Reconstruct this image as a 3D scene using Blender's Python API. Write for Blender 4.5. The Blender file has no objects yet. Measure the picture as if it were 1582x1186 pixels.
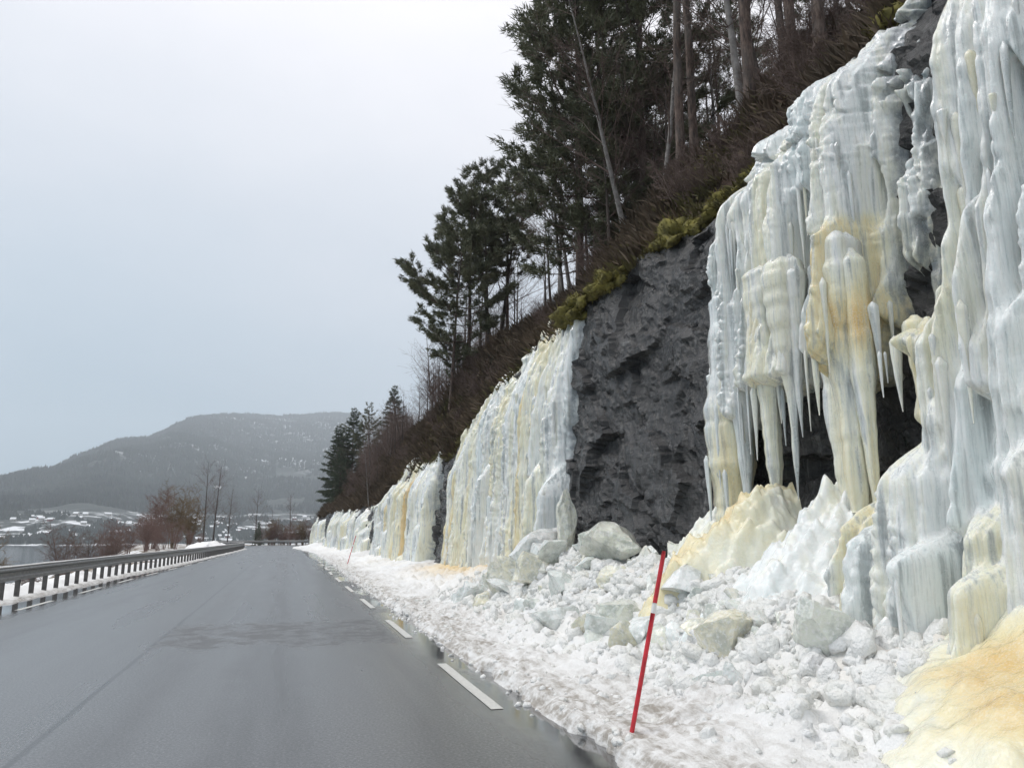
import bpy, math, random
import numpy as np
from mathutils import Vector, Matrix

# ------------------------------------------------------------------ camera, sky, sun, exposure
scene = bpy.context.scene
COL = scene.collection
PITCH, YAW, EYE = math.radians(11.217), math.radians(16.136), 1.4
cam_d = bpy.data.cameras.new('camera')
cam = bpy.data.objects.new('camera', cam_d)
COL.objects.link(cam)
cam_d.sensor_width = 36.0
cam_d.lens = 36.0 * 1190.0 / 1582.0
cam_d.clip_start, cam_d.clip_end = 0.05, 30000.0
cam.location = (0, 0, EYE)
cam.rotation_euler = (math.pi / 2 + PITCH, 0, -YAW)
scene.camera = cam

SUN_EL, SUN_AZ = math.radians(58), math.radians(-70)      # azimuth from +Y towards +X
world = bpy.data.worlds.new('World')
scene.world = world
world.use_nodes = True
wn, wl = world.node_tree.nodes, world.node_tree.links
wn.clear()
w_out = wn.new('ShaderNodeOutputWorld')
w_mix = wn.new('ShaderNodeMixShader')
w_sky = wn.new('ShaderNodeTexSky')
w_sky.sky_type = 'NISHITA'
w_sky.sun_disc = False
w_sky.sun_elevation, w_sky.sun_rotation = SUN_EL, SUN_AZ
w_sky.air_density, w_sky.dust_density = 1.0, 3.0
w_b1 = wn.new('ShaderNodeBackground'); w_b1.inputs[1].default_value = 0.08
w_b2 = wn.new('ShaderNodeBackground'); w_b2.inputs[1].default_value = 1.0
wl.new(w_sky.outputs[0], w_b1.inputs[0])
w_tc = wn.new('ShaderNodeTexCoord')
w_sep = wn.new('ShaderNodeSeparateXYZ'); wl.new(w_tc.outputs['Generated'], w_sep.inputs[0])
w_noise = wn.new('ShaderNodeTexNoise'); w_noise.inputs['Scale'].default_value = 1.7
w_noise.inputs['Detail'].default_value = 4.0; w_noise.inputs['Roughness'].default_value = 0.5
w_map = wn.new('ShaderNodeMapping'); w_map.inputs['Scale'].default_value = (1, 1, 2.2)
w_map.inputs['Location'].default_value = (0.35, 0.1, 0.0)
wl.new(w_tc.outputs['Generated'], w_map.inputs[0]); wl.new(w_map.outputs[0], w_noise.inputs[0])
w_m = wn.new('ShaderNodeMath'); w_m.operation = 'MULTIPLY_ADD'
w_m.inputs[1].default_value = 0.34; w_m.inputs[2].default_value = -0.17
wl.new(w_noise.outputs[0], w_m.inputs[0])
w_x = wn.new('ShaderNodeMath'); w_x.operation = 'MULTIPLY_ADD'; w_x.inputs[1].default_value = 0.22
wl.new(w_sep.outputs[0], w_x.inputs[0]); wl.new(w_m.outputs[0], w_x.inputs[2])
w_a = wn.new('ShaderNodeMath'); w_a.operation = 'ADD'
wl.new(w_sep.outputs[2], w_a.inputs[0]); wl.new(w_x.outputs[0], w_a.inputs[1])
w_r = wn.new('ShaderNodeValToRGB')
w_r.color_ramp.elements[0].position = 0.0; w_r.color_ramp.elements[0].color = (.30, .42, .50, 1)
w_r.color_ramp.elements[1].position = 0.62; w_r.color_ramp.elements[1].color = (.84, .82, .845, 1)
e = w_r.color_ramp.elements.new(0.14); e.color = (.34, .44, .525, 1)
e = w_r.color_ramp.elements.new(0.36); e.color = (.565, .60, .655, 1)
wl.new(w_a.outputs[0], w_r.inputs[0])
wl.new(w_r.outputs[0], w_b2.inputs[0])
w_mix.inputs[0].default_value = 0.93
wl.new(w_b1.outputs[0], w_mix.inputs[1]); wl.new(w_b2.outputs[0], w_mix.inputs[2])
wl.new(w_mix.outputs[0], w_out.inputs[0])

sun_d = bpy.data.lights.new('sun', 'SUN')
sun_d.energy, sun_d.angle, sun_d.color = 1.1, math.radians(30), (1.0, 0.97, 0.93)
sun = bpy.data.objects.new('sun', sun_d)
COL.objects.link(sun)
sd = Vector((math.sin(SUN_AZ) * math.cos(SUN_EL), math.cos(SUN_AZ) * math.cos(SUN_EL), math.sin(SUN_EL)))
sun.rotation_euler = (-sd).to_track_quat('-Z', 'Y').to_euler()
sun.location = (-20, 0, 40)

vs = scene.view_settings
vs.view_transform, vs.look, vs.gamma, vs.use_curve_mapping = 'Standard', 'None', 1.0, False
vs.exposure = 0.5
cy = scene.cycles
cy.use_denoising = True
cy.max_bounces, cy.diffuse_bounces, cy.glossy_bounces, cy.transmission_bounces = 5, 3, 2, 2
cy.volume_bounces = 2
cy.transparent_max_bounces = 2
cy.sample_clamp_indirect = 4.0

# ------------------------------------------------------------------ helpers
rng = np.random.default_rng(7)
random.seed(7)


def _hash(ix, iy, iz, seed):
    h = (ix.astype(np.int64) * 374761393 + iy.astype(np.int64) * 668265263 + iz.astype(np.int64) * 2147483647 + seed * 1274126177) & 0xFFFFFFFF
    h = ((h ^ (h >> 13)) * 1274126177) & 0xFFFFFFFF
    h = ((h ^ (h >> 16)) * 2246822519) & 0xFFFFFFFF
    return ((h ^ (h >> 15)) & 0xFFFFFF) / float(0xFFFFFF) * 2 - 1


def noise(x, y=0.0, z=0.0, seed=0):
    x, y, z = np.broadcast_arrays(np.asarray(x, float), np.asarray(y, float), np.asarray(z, float))
    ix, iy, iz = np.floor(x), np.floor(y), np.floor(z)
    fx, fy, fz = x - ix, y - iy, z - iz
    q = lambda t: t * t * t * (t * (t * 6 - 15) + 10)
    fx, fy, fz = q(fx), q(fy), q(fz)
    r = 0
    for a in (0, 1):
        for b in (0, 1):
            for c in (0, 1):
                w = (fx if a else 1 - fx) * (fy if b else 1 - fy) * (fz if c else 1 - fz)
                r = r + w * _hash(ix + a, iy + b, iz + c, seed)
    return r


def fbm(x, y=0.0, z=0.0, oct=4, seed=0, gain=0.5):
    r, a = 0, 1.0
    x, y, z = np.asarray(x, float), np.asarray(y, float), np.asarray(z, float)
    for i in range(oct):
        r = r + a * noise(x, y, z, seed + i * 17)
        x, y, z, a = x * 2.03, y * 2.03, z * 2.03, a * gain
    return r


def sstep(a, b, x):
    t = np.clip((np.asarray(x, float) - a) / (b - a), 0, 1)
    return t * t * (3 - 2 * t)


def tag(o, label=None, cat=None, group=None, kind=None):
    for k, v in (('label', label), ('category', cat), ('group', group), ('kind', kind)):
        if v:
            o[k] = v
    return o


def link(o, parent=None):
    COL.objects.link(o)
    if parent is not None:
        o.parent = parent
    return o


def mesh_data(name, V, F, mat, smooth=True, attrs=None):
    V = np.asarray(V, np.float32)
    me = bpy.data.meshes.new(name)
    Fs = F if isinstance(F, list) and isinstance(F[0], np.ndarray) else [F]
    Fs = [np.asarray(f, np.int32) for f in Fs if len(f)]
    nl = sum(f.size for f in Fs); nf = sum(len(f) for f in Fs)
    me.vertices.add(len(V)); me.vertices.foreach_set('co', V.ravel())
    me.loops.add(nl); me.loops.foreach_set('vertex_index', np.concatenate([f.ravel() for f in Fs]))
    me.polygons.add(nf)
    sz = np.concatenate([np.full(len(f), f.shape[1], np.int32) for f in Fs])
    st = np.concatenate([[0], np.cumsum(sz)[:-1]]).astype(np.int32)
    me.polygons.foreach_set('loop_start', st); me.polygons.foreach_set('loop_total', sz)
    me.polygons.foreach_set('use_smooth', np.full(nf, smooth))
    if attrs:
        for k, a in attrs.items():
            at = me.attributes.new(k, 'FLOAT', 'POINT')
            at.data.foreach_set('value', np.asarray(a, np.float32).ravel())
    me.materials.append(mat)
    me.update(); me.validate()
    return me


def mesh_obj(name, V, F, mat, parent=None, smooth=True, attrs=None):
    return link(bpy.data.objects.new(name, mesh_data(name, V, F, mat, smooth, attrs)), parent)


def grid_faces(n, m, flip=False, close=False):
    i, j = np.meshgrid(np.arange(n - 1), np.arange(m if close else m - 1), indexing='ij')
    a = i * m + j; b = (i + 1) * m + j; c = (i + 1) * m + (j + 1) % m; d = i * m + (j + 1) % m
    f = np.stack([a, b, c, d], -1).reshape(-1, 4)
    return f[:, ::-1] if flip else f


class MB:
    """collects verts and faces for one mesh"""
    def __init__(s):
        s.v, s.q, s.t, s.n = [], [], [], 0

    def add(s, V, quads=None, tris=None):
        V = np.asarray(V, float)
        if quads is not None and len(quads): s.q.append(np.asarray(quads) + s.n)
        if tris is not None and len(tris): s.t.append(np.asarray(tris) + s.n)
        s.v.append(V); s.n += len(V)

    def tube(s, P, R, sides=5, cap=True):
        P = np.asarray(P, float); R = np.asarray(R, float)
        T = np.gradient(P, axis=0); T /= np.linalg.norm(T, axis=1)[:, None] + 1e-9
        ref = np.array([0, 0, 1.0]) if abs(T[0][2]) < .9 else np.array([1.0, 0, 0])
        A = np.cross(T, ref); A /= np.linalg.norm(A, axis=1)[:, None] + 1e-9
        B = np.cross(T, A)
        th = np.linspace(0, 2 * np.pi, sides, endpoint=False)
        V = P[:, None] + R[:, None, None] * (A[:, None] * np.cos(th)[None, :, None] + B[:, None] * np.sin(th)[None, :, None])
        q = grid_faces(len(P), sides, close=True)
        if cap:
            V = np.concatenate([V.reshape(-1, 3), P[-1:]])
            k = len(V) - 1; b = (len(P) - 1) * sides
            t = np.array([[b + i, b + (i + 1) % sides, k] for i in range(sides)])
            s.add(V, q, t)
        else:
            s.add(V.reshape(-1, 3), q)

    def box(s, lo, hi):
        x0, y0, z0 = lo; x1, y1, z1 = hi
        V = [(x0, y0, z0), (x1, y0, z0), (x1, y1, z0), (x0, y1, z0), (x0, y0, z1), (x1, y0, z1), (x1, y1, z1), (x0, y1, z1)]
        s.add(V, [(0, 3, 2, 1), (4, 5, 6, 7), (0, 1, 5, 4), (1, 2, 6, 5), (2, 3, 7, 6), (3, 0, 4, 7)])

    def data(s, name, mat, smooth=True, attrs=None):
        F = []
        if s.q: F.append(np.concatenate(s.q))
        if s.t: F.append(np.concatenate(s.t))
        return mesh_data(name, np.concatenate(s.v), F, mat, smooth, attrs)

    def obj(s, name, mat, parent=None, smooth=True, attrs=None):
        return link(bpy.data.objects.new(name, s.data(name, mat, smooth, attrs)), parent)


def empty(name, loc=(0, 0, 0), rz=0.0):
    o = bpy.data.objects.new(name, None)
    COL.objects.link(o); o.location = loc; o.rotation_euler = (0, 0, rz); o.empty_display_size = .2
    return o


# ------------------------------------------------------------------ materials
class NT:
    def __init__(s, name):
        s.m = bpy.data.materials.new(name); s.m.use_nodes = True
        s.t = s.m.node_tree; s.n = s.t.nodes; s.l = s.t.links
        s.b = s.n['Principled BSDF']; s.out = s.n['Material Output']

    def new(s, typ, **kw):
        nd = s.n.new(typ)
        for k, v in kw.items(): setattr(nd, k, v)
        return nd

    def put(s, sock, v):
        if hasattr(v, 'is_output'): s.l.new(v, sock)
        elif v is not None: sock.default_value = v

    def coord(s, scale=(1, 1, 1), rot=(0, 0, 0), obj=False):
        if obj: src = s.new('ShaderNodeTexCoord').outputs['Object']
        else: src = s.new('ShaderNodeNewGeometry').outputs['Position']
        mp = s.new('ShaderNodeMapping')
        mp.inputs['Scale'].default_value = scale; mp.inputs['Rotation'].default_value = rot
        s.l.new(src, mp.inputs[0]); return mp.outputs[0]

    def noise(s, scale, detail=4, rough=.55, co=None, dist=0.0):
        nd = s.new('ShaderNodeTexNoise')
        nd.inputs['Scale'].default_value = scale; nd.inputs['Detail'].default_value = detail
        nd.inputs['Roughness'].default_value = rough; nd.inputs['Distortion'].default_value = dist
        s.l.new(co if co is not None else s.coord(), nd.inputs['Vector']); return nd.outputs[0]

    def ramp(s, fac, stops):
        nd = s.new('ShaderNodeValToRGB'); r = nd.color_ramp
        while len(r.elements) < len(stops): r.elements.new(.5)
        for el, (p, c) in zip(r.elements, stops):
            el.position = p; el.color = (c, c, c, 1) if isinstance(c, (int, float)) else (*c, 1)
        s.l.new(fac, nd.inputs[0]); return nd.outputs[0]

    def math(s, op, a, b=None, c=None):
        nd = s.new('ShaderNodeMath', operation=op)
        s.put(nd.inputs[0], a); s.put(nd.inputs[1], b); s.put(nd.inputs[2], c)
        return nd.outputs[0]

    def mix(s, fac, a, b):
        nd = s.new('ShaderNodeMix', data_type='RGBA')
        s.put(nd.inputs[0], fac)
        for k, v in ((6, a), (7, b)):
            s.put(nd.inputs[k], (*v, 1) if isinstance(v, tuple) else v)
        return nd.outputs[2]

    def attr(s, name):
        nd = s.new('ShaderNodeAttribute'); nd.attribute_name = name; return nd.outputs['Fac']

    def bump(s, h, strength=.3, dist=.05, nrm=None):
        nd = s.new('ShaderNodeBump'); nd.inputs['Strength'].default_value = strength; nd.inputs['Distance'].default_value = dist
        s.l.new(h, nd.inputs['Height'])
        if nrm is not None: s.l.new(nrm, nd.inputs['Normal'])
        return nd.outputs[0]

    def set(s, color=None, rough=None, normal=None, **kw):
        if color is not None: s.put(s.b.inputs['Base Color'], (*color, 1) if isinstance(color, tuple) else color)
        if rough is not None: s.put(s.b.inputs['Roughness'], rough)
        if normal is not None: s.l.new(normal, s.b.inputs['Normal'])
        for k, v in kw.items(): s.put(s.b.inputs[k.replace('_', ' ')], v)
        return s.m


def simple(name, c1, c2, scale=6.0, rough=.8, bump=0.0, obj=True, **kw):
    t = NT(name)
    n = t.noise(scale, 4, .6, t.coord(obj=obj))
    col = t.mix(t.ramp(n, [(.3, 0.0), (.7, 1.0)]), c1, c2)
    return t.set(col, rough, t.bump(n, bump, .02) if bump else None, **kw)


def mat_ice(name='ice', flow=False):
    t = NT(name)
    streak = t.noise(1.0, 5, .6, t.coord((2.6, 2.6, 1.6) if flow else (9, 9, .55)))
    fine = t.noise(1.0, 4, .65, t.coord((16, 16, 16) if flow else (46, 46, 2.6)))
    lump = t.noise(5.5, 5, .6)
    st = t.attr('stain')
    st2 = t.math('ADD', t.math('ADD', st, .03), t.math('MULTIPLY', t.math('SUBTRACT', streak, .5), .85))
    col = t.ramp(st2, [(.0, (.80, .86, .85)), (.2, (.875, .895, .875)), (.42, (.87, .86, .70)), (.68, (.84, .75, .47)), (1.0, (.74, .52, .21))])
    clear = t.math('MULTIPLY', t.attr('clear'), t.ramp(lump, [(.38, 0.25), (.62, 1.0)]))
    col = t.mix(clear, col, (.30, .34, .37))
    grey = t.ramp(streak, [(.30, .2), (.42, .0), (.9, 0.0), (1.0, .0)] if flow else [(.36, .55), (.47, .0), (.60, 0.0), (.70, .30)])
    col = t.mix(grey, col, (.47, .52, .53))
    gl = t.ramp(fine, [(.30, .08 if flow else .45), (.50, 0.0)])
    col = t.mix(gl, col, (.40, .44, .45))
    h = t.math('ADD', t.math('MULTIPLY', fine, .35), t.math('MULTIPLY', lump, .65))
    h2 = t.noise(38, 3, .6)
    h3 = t.noise(1.0, 3, .6, t.coord((40, 40, 9)))
    fr = t.noise(70, 3, .7)
    col = t.mix(t.ramp(fr, [(.5, 0.0), (.64, .3)]), col, (.90, .905, .88))
    n1 = t.bump(h, .5, .05)
    n2 = t.bump(h2, .22, .012, n1)
    r = t.ramp(lump, [(.35, .10), (.65, .34)])
    return t.set(col, r, n2, Subsurface_Weight=.22, Subsurface_Scale=.06, Subsurface_Radius=(.7, .95, 1.0), IOR=1.31,
                 Specular_IOR_Level=.6, Transmission_Weight=t.math('MULTIPLY_ADD', grey, .55, t.math('MULTIPLY', clear, .3)), Coat_Weight=.8, Coat_Roughness=.07, Coat_IOR=1.33, Coat_Normal=t.bump(h3, .35, .03, n1))


def mat_snow(name, dirt=0.25, tone=(.87, .872, .86)):
    t = NT(name)
    n = t.noise(1.6, 6, .6)
    d = t.noise(11, 6, .65)
    sp = t.noise(55, 2, .5)
    a = t.attr('dirt')
    pl = t.noise(1.0, 5, .65, t.coord((9, 1.1, 9)))
    f = t.math('MULTIPLY', a, t.math('MULTIPLY', t.ramp(d, [(.35, 0.15), (.6, 1.0)]), t.ramp(pl, [(.38, .25), (.6, 1.3)])))
    f = t.math('MAXIMUM', f, t.ramp(t.noise(90, 2, .6), [(.70, 0.0), (.76, .5)]))
    col = t.mix(f, tone, (.36, .33, .29))
    st = t.attr('stain')
    st2 = t.math('MULTIPLY', st, t.ramp(n, [(.25, .45), (.7, 1.0)]))
    col = t.mix(t.math('MINIMUM', st2, 1.0), col, (.78, .56, .24))
    h = t.math('ADD', t.math('MULTIPLY', d, .7), t.math('MULTIPLY', sp, .3))
    return t.set(col, .62, t.bump(h, .55, .06), Subsurface_Weight=.15, Subsurface_Scale=.05, Subsurface_Radius=(1, 1, 1))


def mat_rock():
    t = NT('rock')
    a = t.noise(1.0, 10, .74, t.coord((2.2, 2.2, 7.5), (.35, .5, 0)), 1.6)
    b = t.noise(1.0, 6, .6, t.coord((7, 3.5, 22), (.3, .5, 0)), .6)
    c = t.noise(.55, 4, .5)
    w = t.noise(1.0, 4, .6, t.coord((4, 4, .35)))
    col = t.ramp(a, [(.28, (.017, .0165, .016)), (.45, (.034, .0335, .033)), (.57, (.064, .063, .061)), (.68, (.26, .258, .25))])
    col = t.mix(t.ramp(b, [(.35, .7), (.56, 0.0)]), col, (.03, .031, .034))
    col = t.mix(t.ramp(w, [(.34, .65), (.5, 0.0)]), col, (.035, .036, .038))
    col = t.mix(t.ramp(c, [(.4, .35), (.65, 0.0)]), col, (.035, .036, .038))
    vo = t.new('ShaderNodeTexVoronoi'); vo.feature = 'F1'; vo.inputs['Scale'].default_value = 1.0
    cc = t.coord((5, 3.2, 11), (.3, .5, 0))
    ds = t.new('ShaderNodeVectorMath', operation='ADD'); t.l.new(cc, ds.inputs[0])
    nn = t.new('ShaderNodeTexNoise'); nn.inputs['Scale'].default_value = 2.2; nn.inputs['Detail'].default_value = 5; t.l.new(t.coord(), nn.inputs['Vector'])
    vm = t.new('ShaderNodeVectorMath', operation='SCALE'); vm.inputs['Scale'].default_value = 2.4; t.l.new(nn.outputs['Color'], vm.inputs[0])
    t.l.new(vm.outputs[0], ds.inputs[1]); t.l.new(ds.outputs[0], vo.inputs['Vector'])
    cell = t.new('ShaderNodeSeparateXYZ'); t.l.new(vo.outputs['Color'], cell.inputs[0])
    col = t.mix(t.math('MULTIPLY', cell.outputs[0], .35), col, (.055, .054, .052))
    w2 = t.noise(1.0, 4, .65, t.coord((11, 11, .5)))
    col = t.mix(t.ramp(w2, [(.58, 0.0), (.70, .6)]), col, (.17, .17, .168))
    f2 = t.noise(26, 6, .7)
    col = t.mix(t.ramp(f2, [(.36, .35), (.48, 0.0)]), col, (.03, .031, .033))
    h = t.math('ADD', t.math('MULTIPLY', a, .5), t.math('MULTIPLY', b, .35))
    h = t.math('ADD', h, t.math('MULTIPLY', cell.outputs[1], .16))
    h = t.math('ADD', h, t.math('MULTIPLY', f2, .22))
    return t.set(col, t.ramp(w, [(.35, .12), (.6, .42)]), t.bump(h, .8, .07))


def mat_asphalt():
    t = NT('wet_asphalt')
    pos = t.new('ShaderNodeNewGeometry').outputs['Position']
    sep = t.new('ShaderNodeSeparateXYZ'); t.l.new(pos, sep.inputs[0])
    X, Y = sep.outputs[0], sep.outputs[1]
    agg = t.noise(48, 4, .8)
    mid = t.noise(.9, 5, .6, t.coord((1, .35, 1)))
    wide = t.noise(1.0, 4, .55, t.coord((1.6, .09, 1)))
    edge = t.noise(1.5, 5, .6, t.coord((1, .5, 1)))
    wig = t.math('MULTIPLY_ADD', edge, 1.0, -.5)
    # rough worn patch across the lane
    def band(v, lo, hi, soft):
        u = t.new('ShaderNodeMapRange', interpolation_type='SMOOTHSTEP'); t.l.new(v, u.inputs[0])
        u.inputs[1].default_value, u.inputs[2].default_value = lo - soft, lo + soft
        d = t.new('ShaderNodeMapRange', interpolation_type='SMOOTHSTEP'); t.l.new(v, d.inputs[0])
        d.inputs[1].default_value, d.inputs[2].default_value = hi - soft, hi + soft
        d.inputs[3].default_value, d.inputs[4].default_value = 1, 0
        return t.math('MULTIPLY', u.outputs[0], d.outputs[0])
    Yw = t.math('MULTIPLY_ADD', wig, 2.6, Y)
    Xw = t.math('MULTIPLY_ADD', wig, .5, X)
    patch = t.math('MULTIPLY', band(Yw, 11.0, 13.9, .18), band(X, -1.6, 1.6, .08))
    patch = t.math('MULTIPLY', patch, t.ramp(t.noise(2.6, 6, .7), [(.42, .15), (.54, 1.0)]))
    tr2 = t.math('MAXIMUM', band(Xw, .95, 1.45, .2), t.math('MAXIMUM', band(Xw, -1.35, -.95, .18), band(Xw, -3.9, -3.3, .25)))
    track = t.math('MULTIPLY', t.math('MAXIMUM', band(Xw, -.4, .25, .25), t.math('MULTIPLY', tr2, .55)), t.ramp(wide, [(.35, .35), (.6, 1.0)]))
    seam = band(t.math('MULTIPLY_ADD', wig, .05, X), -1.61, -1.56, .012)
    right = band(t.math('MULTIPLY_ADD', wig, .35, X), 1.72, 9, .22)
    left = band(t.math('MULTIPLY_ADD', wig, .7, X), -9, -4.75, .3)
    pud = t.math('MAXIMUM', t.math('MULTIPLY', right, t.ramp(mid, [(.42, .15), (.5, 1.0)])), left)
    col = t.ramp(agg, [(.36, (.030, .031, .033)), (.5, (.095, .097, .10)), (.64, (.26, .26, .255))])
    col = t.mix(t.ramp(wide, [(.35, 0.0), (.7, .5)]), col, (.125, .13, .135))
    dk = t.math('MAXIMUM', t.math('MULTIPLY', patch, .55), t.math('MAXIMUM', t.math('MULTIPLY', seam, .8), t.math('MULTIPLY', track, .6)))
    dk = t.math('MAXIMUM', dk, t.math('MULTIPLY', pud, .5))
    col = t.mix(dk, col, (.035, .036, .037))
    r = t.math('MULTIPLY_ADD', wide, .18, .20)
    r = t.math('ADD', r, t.math('MULTIPLY', patch, .22))
    r = t.math('ADD', r, t.math('MULTIPLY', track, .10))
    r = t.math('MULTIPLY', r, t.math('SUBTRACT', 1.0, t.math('MULTIPLY', pud, .82)))
    bs = t.math('MULTIPLY', agg, t.math('SUBTRACT', 1.0, t.math('MULTIPLY', pud, .97)))
    return t.set(col, r, t.bump(bs, .5, .008), Specular_IOR_Level=.6, Coat_Weight=.5, Coat_Normal=t.bump(bs, .22, .006), Coat_Roughness=t.math('MULTIPLY', r, .75), Coat_IOR=1.33)


M = {}
M['ice'] = mat_ice()
M['ice_flow'] = mat_ice('ice_flow', True)
M['snow'] = mat_snow('snow')
M['rock'] = mat_rock()
M['asphalt'] = mat_asphalt()
def mat_bark():
    t = NT('pine_bark')
    a = t.noise(1.0, 5, .65, t.coord((14, 14, 3.2), obj=True)); b = t.noise(.7, 3, .5, t.coord(obj=True))
    c = t.ramp(a, [(.34, (.035, .027, .024)), (.5, (.105, .072, .058)), (.68, (.20, .145, .115))])
    c = t.mix(t.ramp(b, [(.45, 0.0), (.6, .55)]), c, (.15, .14, .125))
    return t.set(c, .9, t.bump(a, .8, .04))


M['bark_pine'] = mat_bark()
M['bark_dark'] = simple('dark_bark', (.045, .036, .03), (.10, .08, .068), 9, .9, .4)
M['twig'] = simple('twig', (.10, .068, .057), (.18, .13, .11), 3, .85)
M['twig_red'] = simple('reddish_twig', (.15, .085, .072), (.22, .15, .125), 3, .85)
M['twig_tan'] = simple('tan_twig', (.13, .085, .04), (.20, .14, .07), 3, .85)
M['birch'] = simple('birch_bark', (.12, .105, .095), (.34, .32, .30), 5, .8)
M['needle'] = simple('pine_needle', (.085, .098, .056), (.18, .185, .105), 1.2, .55)
M['needle_d'] = simple('dark_needle', (.045, .066, .040), (.095, .118, .064), 1.2, .65)
M['steel'] = simple('galvanised_steel', (.20, .205, .21), (.33, .335, .34), 9, .45, .1, Metallic=.4)
M['post'] = simple('weathered_post', (.06, .058, .056), (.12, .115, .11), 10, .7, .2)
M['paint'] = simple('road_paint', (.50, .50, .47), (.74, .74, .70), 30, .45, .15, obj=False)
M['red'] = simple('red_plastic', (.40, .02, .03), (.74, .035, .05), 14, .45, .15)
M['reflector'] = simple('white_reflector', (.78, .78, .76), (.86, .86, .84), 20, .3)
M['heath'] = simple('heath', (.050, .038, .025), (.125, .088, .056), .8, .9, obj=False)
M['heath_g'] = simple('green_heath', (.065, .060, .022), (.14, .12, .045), .8, .9, obj=False)
M['moss'] = simple('moss', (.055, .05, .018), (.27, .235, .06), 4, .95, .8, obj=False)


def mat_hill():
    t = NT('forest_floor')
    a = t.noise(1.1, 6, .65); b = t.noise(6, 5, .6)
    col = t.ramp(a, [(.3, (.030, .018, .012)), (.5, (.065, .038, .024)), (.62, (.060, .052, .022)), (.75, (.10, .062, .04))])
    return t.set(col, .95, t.bump(b, .9, .12))


def mat_ground():
    t = NT('snowy_ground')
    a = t.noise(.35, 7, .65); b = t.noise(5, 5, .6)
    col = t.ramp(a, [(.40, (.80, .81, .82)), (.47, (.70, .70, .68)), (.52, (.17, .13, .085)), (.7, (.09, .065, .045))])
    return t.set(col, .85, t.bump(b, .6, .1))


def mat_mountain():
    t = NT('mountain_forest')
    pos = t.new('ShaderNodeNewGeometry').outputs['Position']
    sep = t.new('ShaderNodeSeparateXYZ'); t.l.new(pos, sep.inputs[0])
    sm = t.noise(.045, 6, .7)
    med = t.noise(.0042, 6, .62, t.coord((1, 1, 1.8)))
    big = t.noise(.0016, 4, .5)
    fld = t.noise(1.0, 5, .6, t.coord((.0045, .011, .02)))
    col = t.ramp(sm, [(.35, (.012, .018, .016)), (.6, (.035, .045, .038)), (.78, (.06, .066, .06))])
    hi = t.new('ShaderNodeMapRange'); t.l.new(sep.outputs[2], hi.inputs[0])
    hi.inputs[1].default_value, hi.inputs[2].default_value = 110, 330
    patch = t.math('MULTIPLY', t.ramp(med, [(.52, 0.0), (.62, 1.0)]), t.ramp(sm, [(.42, 0.0), (.58, .9)]))
    patch = t.math('MULTIPLY', patch, hi.outputs[0])
    clear = t.ramp(t.math('ADD', fld, t.math('MULTIPLY', big, .35)), [(.80, 0.0), (.83, .8)])
    low = t.new('ShaderNodeMapRange'); t.l.new(sep.outputs[2], low.inputs[0])
    low.inputs[1].default_value, low.inputs[2].default_value = 26, 48
    low.inputs[3].default_value, low.inputs[4].default_value = 1, 0
    field = t.math('MULTIPLY', t.ramp(t.noise(1.0, 5, .62, t.coord((.02, .045, .09))), [(.50, 0.0), (.57, 1.0)]), low.outputs[0])
    s = t.math('MAXIMUM', t.math('MAXIMUM', patch, clear), field)
    col = t.mix(s, col, (.80, .82, .84))
    return t.set(col, .9)


def mat_water():
    t = NT('fjord_water')
    n = t.noise(1.0, 4, .6, t.coord((.5, .9, 1)))
    return t.set((.02, .035, .045), .12, t.bump(n, .12, .1), Specular_IOR_Level=.5)


M['hill'], M['ground'], M['mountain'], M['water'] = mat_hill(), mat_ground(), mat_mountain(), mat_water()

# ------------------------------------------------------------------ plan of the place (metres; +Y along the road, +X towards the cliff)
def smooth_path(ctrl, n=1200, k=25):
    c = np.array(ctrl, float)
    s = np.linspace(c[0, 0], c[-1, 0], n)
    x, y = np.interp(s, c[:, 0], c[:, 1]), np.interp(s, c[:, 0], c[:, 2])
    ker = np.ones(k) / k
    pad = lambda a: np.concatenate([2 * a[0] - a[k // 2:0:-1], a, 2 * a[-1] - a[-2:-k // 2 - 1:-1]])
    return s, np.convolve(pad(x), ker, 'valid')[:n], np.convolve(pad(y), ker, 'valid')[:n]


WALL = smooth_path([(-15, 5.6, -15), (60, 5.6, 60), (90, 5.1, 90), (115, 4.5, 115), (125, 4.6, 124), (132, 6.2, 130), (142, 12, 136), (160, 28, 142), (190, 58, 148)])
WNX = np.gradient(WALL[2]); WNY = -np.gradient(WALL[1])
_l = np.hypot(WNX, WNY); WNX /= _l; WNY /= _l


def wall(s):
    return (np.interp(s, WALL[0], WALL[1]), np.interp(s, WALL[0], WALL[2]), np.interp(s, WALL[0], WNX), np.interp(s, WALL[0], WNY))


def ztop(s):
    s = np.asarray(s, float)
    und = (.22 * noise(s * .43, 7.7) + .12 * noise(s * 1.3, 3.1)) * sstep(13, 17, s)
    return und + np.interp(s, [-15, 3, 5, 6.5, 8, 9.6, 12, 15.6, 19, 22, 27, 33, 43, 53, 60, 75, 100, 130, 190],
                     [8.6, 8.1, 7.8, 7.5, 7.2, 6.9, 6.75, 6.4, 5.85, 5.6, 4.8, 4.55, 4.4, 3.8, 3.7, 4.0, 4.3, 4.2, 4.0])


def woff(s, z):
    zt = ztop(s)
    return -0.15 + np.interp(s, [11, 14], [.08, .05]) * z + np.interp(s, [11, 14], [.75, .30]) * np.clip((z - (zt - 1.5)) / 1.5, 0, 2) ** 2


def wall_pt(s, z, out):
    """point 'out' metres in front of the cliff (towards the road)"""
    x, y, nx, ny = wall(s)
    d = woff(s, z) - out
    return np.stack([x + nx * d, y + ny * d, np.broadcast_to(z, np.shape(x + d)) + 0 * d], -1)


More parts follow.
